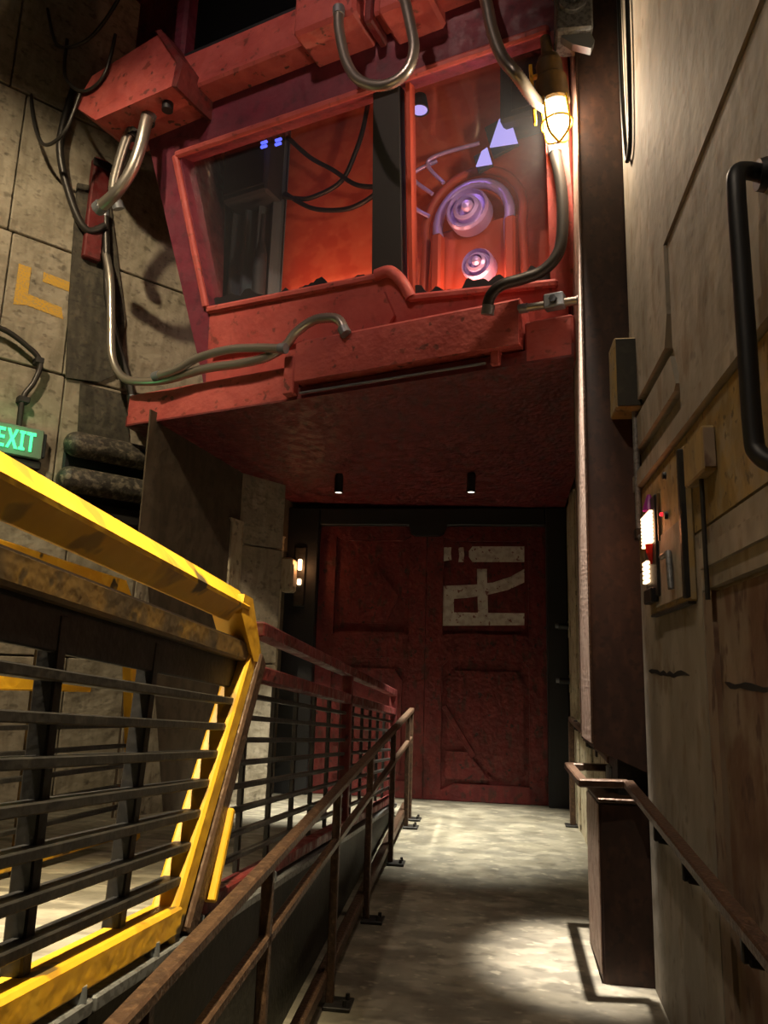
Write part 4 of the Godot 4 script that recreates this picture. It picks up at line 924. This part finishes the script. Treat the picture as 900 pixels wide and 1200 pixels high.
# ------------------------------------------------------------------ handrails
func build_handrails() -> void:
	var b: MB
	# right handrail wrapping round the post
	var h := thing("handrail", "brown steel handrail on the right wall looping around the steel post", "handrail", Vector3(0.6, ramp_y(-1.9), -1.9))
	var off := -h.position
	var add := func(called: String, bb: MB, m: Material, label := "") -> void:
		var o := part(called, bb, m, h, label); o.position = off
	var R := func(x: float, z: float, up := 0.875) -> Vector3: return Vector3(x, ramp_y(z) + up, z)
	var pts := [R.call(0.60, 1.0), R.call(0.60, -3.72), R.call(0.60, -3.80), R.call(0.395, -3.78), R.call(0.395, -4.44, 0.83), R.call(0.62, -4.44, 0.83)]
	for i in pts.size() - 1:
		if i == 1: continue
		b = MB.new(); b.bar(pts[i], pts[i + 1] + (pts[i + 1] - pts[i]).normalized() * 0.022, 0.048, 0.036, Vector3.UP, 0.006); add.call("rail", b, M.rail_steel)
	b = MB.new(); b.bar(pts[1], pts[2], 0.048, 0.036, Vector3.UP, 0.006); add.call("rail", b, M.rail_steel)
	b = MB.new(); b.bar(R.call(0.61, -4.40), R.call(0.61, -6.62, 0.82), 0.044, 0.036, Vector3.UP, 0.006); add.call("rail", b, M.rail_steel)
	b = MB.new(); b.bar(R.call(0.61, -6.62, 0.80), Vector3(0.61, ramp_y(-6.62), -6.62), 0.044, 0.044, Vector3.RIGHT, 0.006); add.call("end_post", b, M.rail_steel)
	b = MB.new(); b.bx(Vector3(0.55, ramp_y(-6.62), -6.68), Vector3(0.652, ramp_y(-6.62) + 0.012, -6.56), 0.003); add.call("base_plate", b, M.dark_steel)
	for z in [-0.6, -1.75, -2.15, -2.75, -3.2, -5.4, -6.2]:
		b = MB.new()
		var y := ramp_y(z) + 0.84
		var wx := CX + 0.015 if z > -4.0 else 0.66
		b.bar(Vector3(0.605, y + 0.02, z), Vector3(0.605, y - 0.05, z), 0.02, 0.03, Vector3.RIGHT); b.bar(Vector3(0.605, y - 0.045, z), Vector3(wx, y - 0.06, z), 0.03, 0.02)
		b.bx(Vector3(wx - 0.012, y - 0.11, z - 0.035), Vector3(wx, y - 0.01, z + 0.035), 0.003)
		add.call("bracket", b, M.dark_steel)
	# left handrail with posts, mid rail and low kerb tube
	h = thing("handrail", "brown steel handrail on floor posts along the low green-grey wall", "handrail", Vector3(-0.68, ramp_y(-4.0), -4.0))
	off = -h.position
	add = func(called: String, bb: MB, m: Material, label := "") -> void:
		var o := part(called, bb, m, h, label); o.position = off
	b = MB.new(); b.bar(R.call(-0.68, 0.6, 0.85), R.call(-0.68, -6.56, 0.85), 0.044, 0.034, Vector3.UP, 0.006); add.call("top_rail", b, M.rail_steel)
	b = MB.new(); b.bar(R.call(-0.68, 0.6, 0.645), R.call(-0.68, -6.5, 0.63), 0.034, 0.034, Vector3.UP, 0.006); add.call("middle_rail", b, M.rail_steel)
	b = MB.new(); b.bar(R.call(-0.715, 0.6, 0.10), R.call(-0.715, -6.56, 0.10), 0.05, 0.06, Vector3.UP, 0.008); add.call("kerb_rail", b, M.rail_steel)
	var zs := [-0.7, -1.6, -2.45, -3.50, -4.42, -5.40, -6.30, -6.54]
	for z in zs:
		b = MB.new(); b.bar(Vector3(-0.68, ramp_y(z), z), Vector3(-0.68, ramp_y(z) + 0.84, z), 0.034, 0.034, Vector3.RIGHT, 0.005)
		add.call("post", b, M.rail_steel)
		b = MB.new(); b.bx(Vector3(-0.70, ramp_y(z) - 0.004, z - 0.06), Vector3(-0.585, ramp_y(z) + 0.012, z + 0.06), 0.003)
		var plate := part("base_plate", b, M.dark_steel, h); plate.position = off
		for q in [-0.035, 0.035]:
			b = MB.new(); b.lathe([Vector2(0, 0.034), Vector2(0.009, 0.034), Vector2(0.011, 0.012)], Transform3D(Basis(), Vector3(-0.61, ramp_y(z), z + q)), 6); part("bolt", b, M.dark_steel, plate)

# ------------------------------------------------------------------ fence between the ramps
func F(z: float, h: float, x := FX) -> Vector3: return Vector3(x, upper_y(z) + h, z)

func build_fence() -> void:
	var b: MB
	# far, red section
	var f := thing("railing", "dark red slatted railing on the low green-grey wall", "railing", F(-4.6, 0.06))
	var off := -f.position
	var add := func(called: String, bb: MB, m: Material, label := "") -> void:
		var o := part(called, bb, m, f, label); o.position = off
	b = MB.new(); b.bar(F(-2.72, 0.945), F(-6.70, 0.945), 0.06, 0.055, Vector3.UP, 0.006); add.call("top_rail", b, M.dark_red_paint)
	b = MB.new(); b.bar(F(-2.72, 0.79), F(-6.70, 0.79), 0.06, 0.055, Vector3.UP, 0.006); add.call("second_rail", b, M.dark_red_paint)
	b = MB.new(); b.bar(F(-2.27, 0.10), F(-6.70, 0.10), 0.06, 0.05, Vector3.UP, 0.006); add.call("bottom_rail", b, M.dark_red_paint)
	for z in [-4.55, -6.68]:
		b = MB.new(); b.bar(F(z, 0.06), F(z, 0.95), 0.06, 0.06, Vector3.RIGHT, 0.006); add.call("post", b, M.dark_red_paint)
	for k in 8:
		b = MB.new(); b.bar(F(-2.30 - k * 0.052, 0.185 + k * 0.075, FX - 0.01), F(-6.66, 0.185 + k * 0.075, FX - 0.01), 0.026, 0.018, Vector3.UP, 0.003); add.call("slat", b, M.dark_steel)
	for k in 11:
		var z := -2.75 - k * 0.36
		b = MB.new(); b.bar(F(z, 0.12, FX - 0.03), F(z, 0.77, FX - 0.03), 0.022, 0.02, Vector3.RIGHT, 0.003); add.call("upright", b, M.dark_steel)
	# near, yellow section with raked end post
	f = thing("railing", "chipped yellow framed railing with dark slats and a raked end post", "railing", F(-1.4, 0.06))
	var off2 := -f.position
	add = func(called: String, bb: MB, m: Material, label := "") -> void:
		var o := part(called, bb, m, f, label); o.position = off2
	b = MB.new(); b.bar(F(0.4, 0.988, FX - 0.01), F(-2.50, 0.988, FX - 0.01), 0.085, 0.085, Vector3(0.78, 0.62, 0), 0.008); add.call("top_rail", b, M.yellow_paint)
	b = MB.new(); b.bar(F(0.4, 0.847), F(-2.62, 0.847), 0.06, 0.066, Vector3.UP, 0.008); add.call("second_rail", b, M.worn_yellow)
	b = MB.new(); b.prism(v2([[2.42, upper_y(-2.42) + 0.955], [2.44, upper_y(-2.44) + 1.021], [2.53, upper_y(-2.53) + 1.021], [2.69, upper_y(-2.69) + 0.82], [2.58, upper_y(-2.58) + 0.82]]), Transform3D(Basis(Vector3(0, 0, -1), Vector3.UP, Vector3.RIGHT), Vector3.ZERO), FX - 0.06, FX + 0.041); add.call("end_cap", b, M.yellow_paint)
	b = MB.new(); b.bar(F(-2.60, 0.84), F(-2.06, 0.06), 0.075, 0.075, Vector3.RIGHT, 0.008); add.call("end_post", b, M.yellow_paint)
	b = MB.new(); b.bar(F(-2.68, 0.84, FX + 0.01), F(-2.16, 0.06, FX + 0.01), 0.07, 0.08, Vector3.RIGHT, 0.008); add.call("end_post", b, M.rail_steel, "brown bar standing in for the shaded post face")  # brown colour stands in for shade on the yellow post's right face
	b = MB.new(); b.bar(F(-2.40, 0.36, FX + 0.05), F(-2.28, 0.12, FX + 0.05), 0.025, 0.035, Vector3.RIGHT, 0.004); add.call("latch_bar", b, M.yellow_paint)
	b = MB.new(); b.bar(F(0.4, 0.11), F(-2.10, 0.11), 0.085, 0.07, Vector3.UP, 0.008); add.call("bottom_rail", b, M.yellow_paint)
	b = MB.new(); b.bar(F(0.4, 0.775, FX - 0.01), F(-2.58, 0.775, FX - 0.01), 0.02, 0.10, Vector3.UP, 0.004); add.call("dark_band", b, M.dark_steel)  # dark band below the second rail
	for k in 7:
		var h := 0.20 + k * 0.08
		b = MB.new(); b.bar(F(0.4, h), F(-2.02 - (h - 0.06) * 0.69, h), 0.05, 0.022, Vector3.UP, 0.003); add.call("slat", b, M.dark_steel)
	for q in [[-0.5, -0.5], [-1.0, -1.0], [-1.45, -1.45], [-1.83, -1.90]]:
		b = MB.new(); b.bar(F(q[0], 0.10, FX - 0.02), F(q[1], 0.80, FX - 0.02), 0.035, 0.045, Vector3.RIGHT, 0.004); add.call("upright", b, M.dark_steel)
	for z in [-1.6, -1.95, -2.25, -2.6, -3.0]:
		b = MB.new(); b.lathe([Vector2(0, 0.03), Vector2(0.018, 0.03), Vector2(0.02, 0.0)], Transform3D(Basis(), F(z, 0.06, FX + 0.03)), 6); add.call("bolt", b, M.zinc)
	# far side yellow railing of the upper ramp
	f = thing("railing", "lower yellow railing across the upper ramp against the concrete blocks", "railing", Vector3(-1.9, upper_y(-3.2), -3.2))
	var off3 := -f.position
	add = func(called: String, bb: MB, m: Material, label := "") -> void:
		var o := part(called, bb, m, f, label); o.position = off3
	b = MB.new(); b.bar(Vector3(-1.9, 2.06, -1.4), Vector3(-1.9, 1.98, -3.74), 0.06, 0.07, Vector3.UP, 0.006); add.call("top_rail", b, M.yellow_paint)
	b = MB.new(); b.bar(Vector3(-1.9, 2.0, -3.72), Vector3(-1.9, 1.86, -3.86), 0.06, 0.05, Vector3.RIGHT, 0.006); add.call("end_cap", b, M.yellow_paint)
	b = MB.new(); b.bar(Vector3(-1.9, 1.87, -1.4), Vector3(-1.9, 1.84, -3.86), 0.05, 0.05, Vector3.UP, 0.006); add.call("second_rail", b, M.worn_yellow)
	b = MB.new(); b.bar(Vector3(-1.9, 1.86, -3.84), Vector3(-1.9, 0.68, -4.15), 0.055, 0.055, Vector3.RIGHT, 0.006); add.call("end_post", b, M.yellow_paint)
	b = MB.new(); b.bar(Vector3(-1.9, 1.56, -1.4), Vector3(-1.9, 1.49, -3.5), 0.05, 0.06, Vector3.UP, 0.006); add.call("middle_rail", b, M.yellow_paint)
	b = MB.new(); b.bar(Vector3(-1.9, 0.92, -1.4), Vector3(-1.9, 0.76, -3.9), 0.05, 0.06, Vector3.UP, 0.006); add.call("bottom_rail", b, M.yellow_paint)
	for k in 5:
		b = MB.new(); b.bar(Vector3(-1.9, 1.02 + k * 0.1, -1.4), Vector3(-1.9, 0.88 + k * 0.1, -3.95), 0.03, 0.02, Vector3.UP, 0.003); add.call("slat", b, M.dark_steel)
	for z in [-1.5, -2.3, -3.1]:
		b = MB.new(); b.bar(Vector3(-1.9, upper_y(z), z), Vector3(-1.9, 2.0, z), 0.05, 0.05, Vector3.RIGHT, 0.005); add.call("post", b, M.worn_yellow)

# ------------------------------------------------------------------ left wall fittings
func build_left_fittings() -> void:
	var bs := Basis(SLAB_U * K, Vector3.UP * K, SLAB_N * K)
	var b: MB
	for q in [[-0.42, 0.22, 3.00, "upper"], [-0.44, 0.24, 2.76, "lower"]]:
		var t := thing("wall_bumper", "dark worn rounded bumper on the concrete blocks, %s of the pair" % q[3], "bumper", slab((q[0] + q[1]) * 0.5, q[2], 0.0), bs)
		var l: float = (q[1] - q[0]) * 0.5
		b = MB.new()
		var prof := [Vector2(0, -l)]
		for i in 7: prof.append(Vector2(0.085 * sin(PI / 2 * (i + 1) / 7.0), -l + 0.085 * (1.0 - cos(PI / 2 * (i + 1) / 7.0))))
		for i in 7: prof.append(Vector2(0.085 * cos(PI / 2 * i / 7.0), l - 0.085 + 0.085 * sin(PI / 2 * i / 7.0)))
		prof.append(Vector2(0, l))
		b.lathe(prof, Transform3D(Basis(Vector3(0, 1, 0), Vector3(1, 0, 0), Vector3(0, 0, -1)), Vector3(0, 0, 0.125)), 20)
		part("pad", b, M.worn_rubber, t)
		b = MB.new(); b.bx(Vector3(-l + 0.03, -0.05, 0.037), Vector3(l - 0.03, 0.05, 0.09), 0.01); part("mount", b, M.dark_steel, t)
	var bk := thing("bumper_backing", "black recessed plate behind the pair of rounded bumpers", "plate", slab(-0.1, 2.62, 0.0), bs)
	b = MB.new(); b.bx(Vector3(-0.28, -0.12, 0.0), Vector3(0.32, 0.42, 0.035), 0.01); part("plate", b, M.black_frame, bk)
	b = MB.new(); b.bx(Vector3(-0.15, -0.10, 0.035), Vector3(0.3, 0.02, 0.09), 0.01); part("lower_lip", b, M.dark_steel, bk)
	# exit sign
	var e := thing("exit_sign", "green lit EXIT sign on the concrete block wall", "sign", slab(-0.72, 2.86, 0.08), bs)
	b = MB.new(); b.bx(Vector3(-0.24, 0, -0.05), Vector3(0.19, 0.20, 0.0), 0.008); part("case", b, M.exit_plate, e)
	b = MB.new(); b.bx(Vector3(0.19, 0.02, -0.06), Vector3(0.21, 0.18, -0.01), 0.004); part("end_cap", b, M.black_frame, e)
	b = MB.new(); b.bx(Vector3(-0.1, -0.06, -0.08), Vector3(0.2, 0.0, -0.03), 0.008); part("bracket", b, M.dark_steel, e)
	var tm := TextMesh.new()
	var fnt := SystemFont.new(); fnt.font_names = PackedStringArray(["Droid Sans"]); fnt.font_weight = 700
	tm.text = "EXIT"; tm.font = fnt; tm.font_size = 48; tm.pixel_size = 0.0036; tm.depth = 0.006
	var o := MeshInstance3D.new(); o.name = "lettering"; o.mesh = tm; o.material_override = M.exit_letters; o.position = Vector3(0.02, 0.10, 0.004)
	o.set_meta("label", "glowing green letters reading EXIT")
	o.scale = Vector3(0.66, 1.0, 1.0)
	e.add_child(o, true)
	omni("exit_sign_light", slab(-0.72, 2.96, 0.20), Color(0.3, 1.0, 0.6), 0.03, 0.05)
	var s := thing("sign_pipe", "curved brown pipe arching over the EXIT sign", "pipe", slab(-0.66, 3.05, 0.0), bs)
	b = MB.new(); b.tube(smooth([Vector3(-0.6, 0.55, 0.03), Vector3(-0.25, 0.62, 0.06), Vector3(-0.05, 0.55, 0.07), Vector3(0.05, 0.46, 0.07), Vector3(0.03, 0.32, 0.06), Vector3(-0.02, 0.2, 0.05), Vector3(-0.02, 0.0, 0.04)], 8), 0.018, 10); part("tube", b, M.dark_conduit, s)
	b = MB.new(); b.bx(Vector3(-0.05, 0.17, 0.0), Vector3(0.02, 0.21, 0.07), 0.004); part("clip", b, M.dark_steel, s)
	b = MB.new(); b.bx(Vector3(0.02, 0.45, 0.0), Vector3(0.07, 0.49, 0.09), 0.004); part("clip", b, M.dark_steel, s)
	# control boxes on the wall by the doors
	var cbx := thing("control_box", "pale rounded control box on the brown wall beside the red doors", "box", Vector3(-1.955, 2.30, -7.10))
	b = MB.new(); b.bx(Vector3(-0.05, 0, -0.12), Vector3(0.07, 0.32, 0.08), 0.02); part("case", b, M.pale_wall, cbx)
	b = MB.new(); b.bx(Vector3(0.07, 0.05, -0.08), Vector3(0.078, 0.26, 0.05), 0.003); part("cover", b, M.grey_wall, cbx)
	var wl := thing("signal_light", "dark fixture with two small warm lights on the black door frame", "light", Vector3(-1.86, 2.30, -7.25))
	b = MB.new(); b.bx(Vector3(-0.06, -0.12, -0.03), Vector3(0.05, 0.45, 0.02), 0.008); part("case", b, M.dark_steel, wl)
	b = MB.new(); b.bx(Vector3(-0.02, 0.22, 0.02), Vector3(0.02, 0.33, 0.05), 0.008); part("lamp", b, M.led_white, wl, "long warm white lamp")
	b = MB.new(); b.bx(Vector3(-0.02, 0.08, 0.02), Vector3(0.02, 0.14, 0.05), 0.008); part("lamp", b, M.led_white, wl, "short warm white lamp")
	omni("signal_light_glow", Vector3(-1.84, 2.55, -7.12), Color(1.0, 0.7, 0.45), 0.04, 0.03)

func build_downlights() -> void:
	for q in [[-1.31, "pale control box side"], [-0.195, "white door characters side"]]:
		var at := Vector3(q[0], 3.06, -6.25)
		var t := thing("downlight", "small black cylinder downlight under the red canopy, %s" % q[1], "lamp", at, Basis(), "canopy downlights")
		var b := MB.new(); b.lathe([Vector2(0, 0.165), Vector2(0.03, 0.165), Vector2(0.033, 0.15), Vector2(0.036, 0.148), Vector2(0.036, 0.0), Vector2(0.03, 0.0), Vector2(0.03, 0.012)], Transform3D(), 18); part("can", b, M.black_paint, t)
		b = MB.new(); b.lathe([Vector2(0.0, 0.006), Vector2(0.031, 0.006)], Transform3D(), 18); part("lens", b, M.lamp_white, t, "glowing white lens")
		spot("downlight_beam", at + Vector3(0, -0.01, 0), Vector3(q[0] - 0.02, 0.44, -6.30), Color(1.0, 0.97, 0.88), 27.0, 27, 0.03, 1.0)
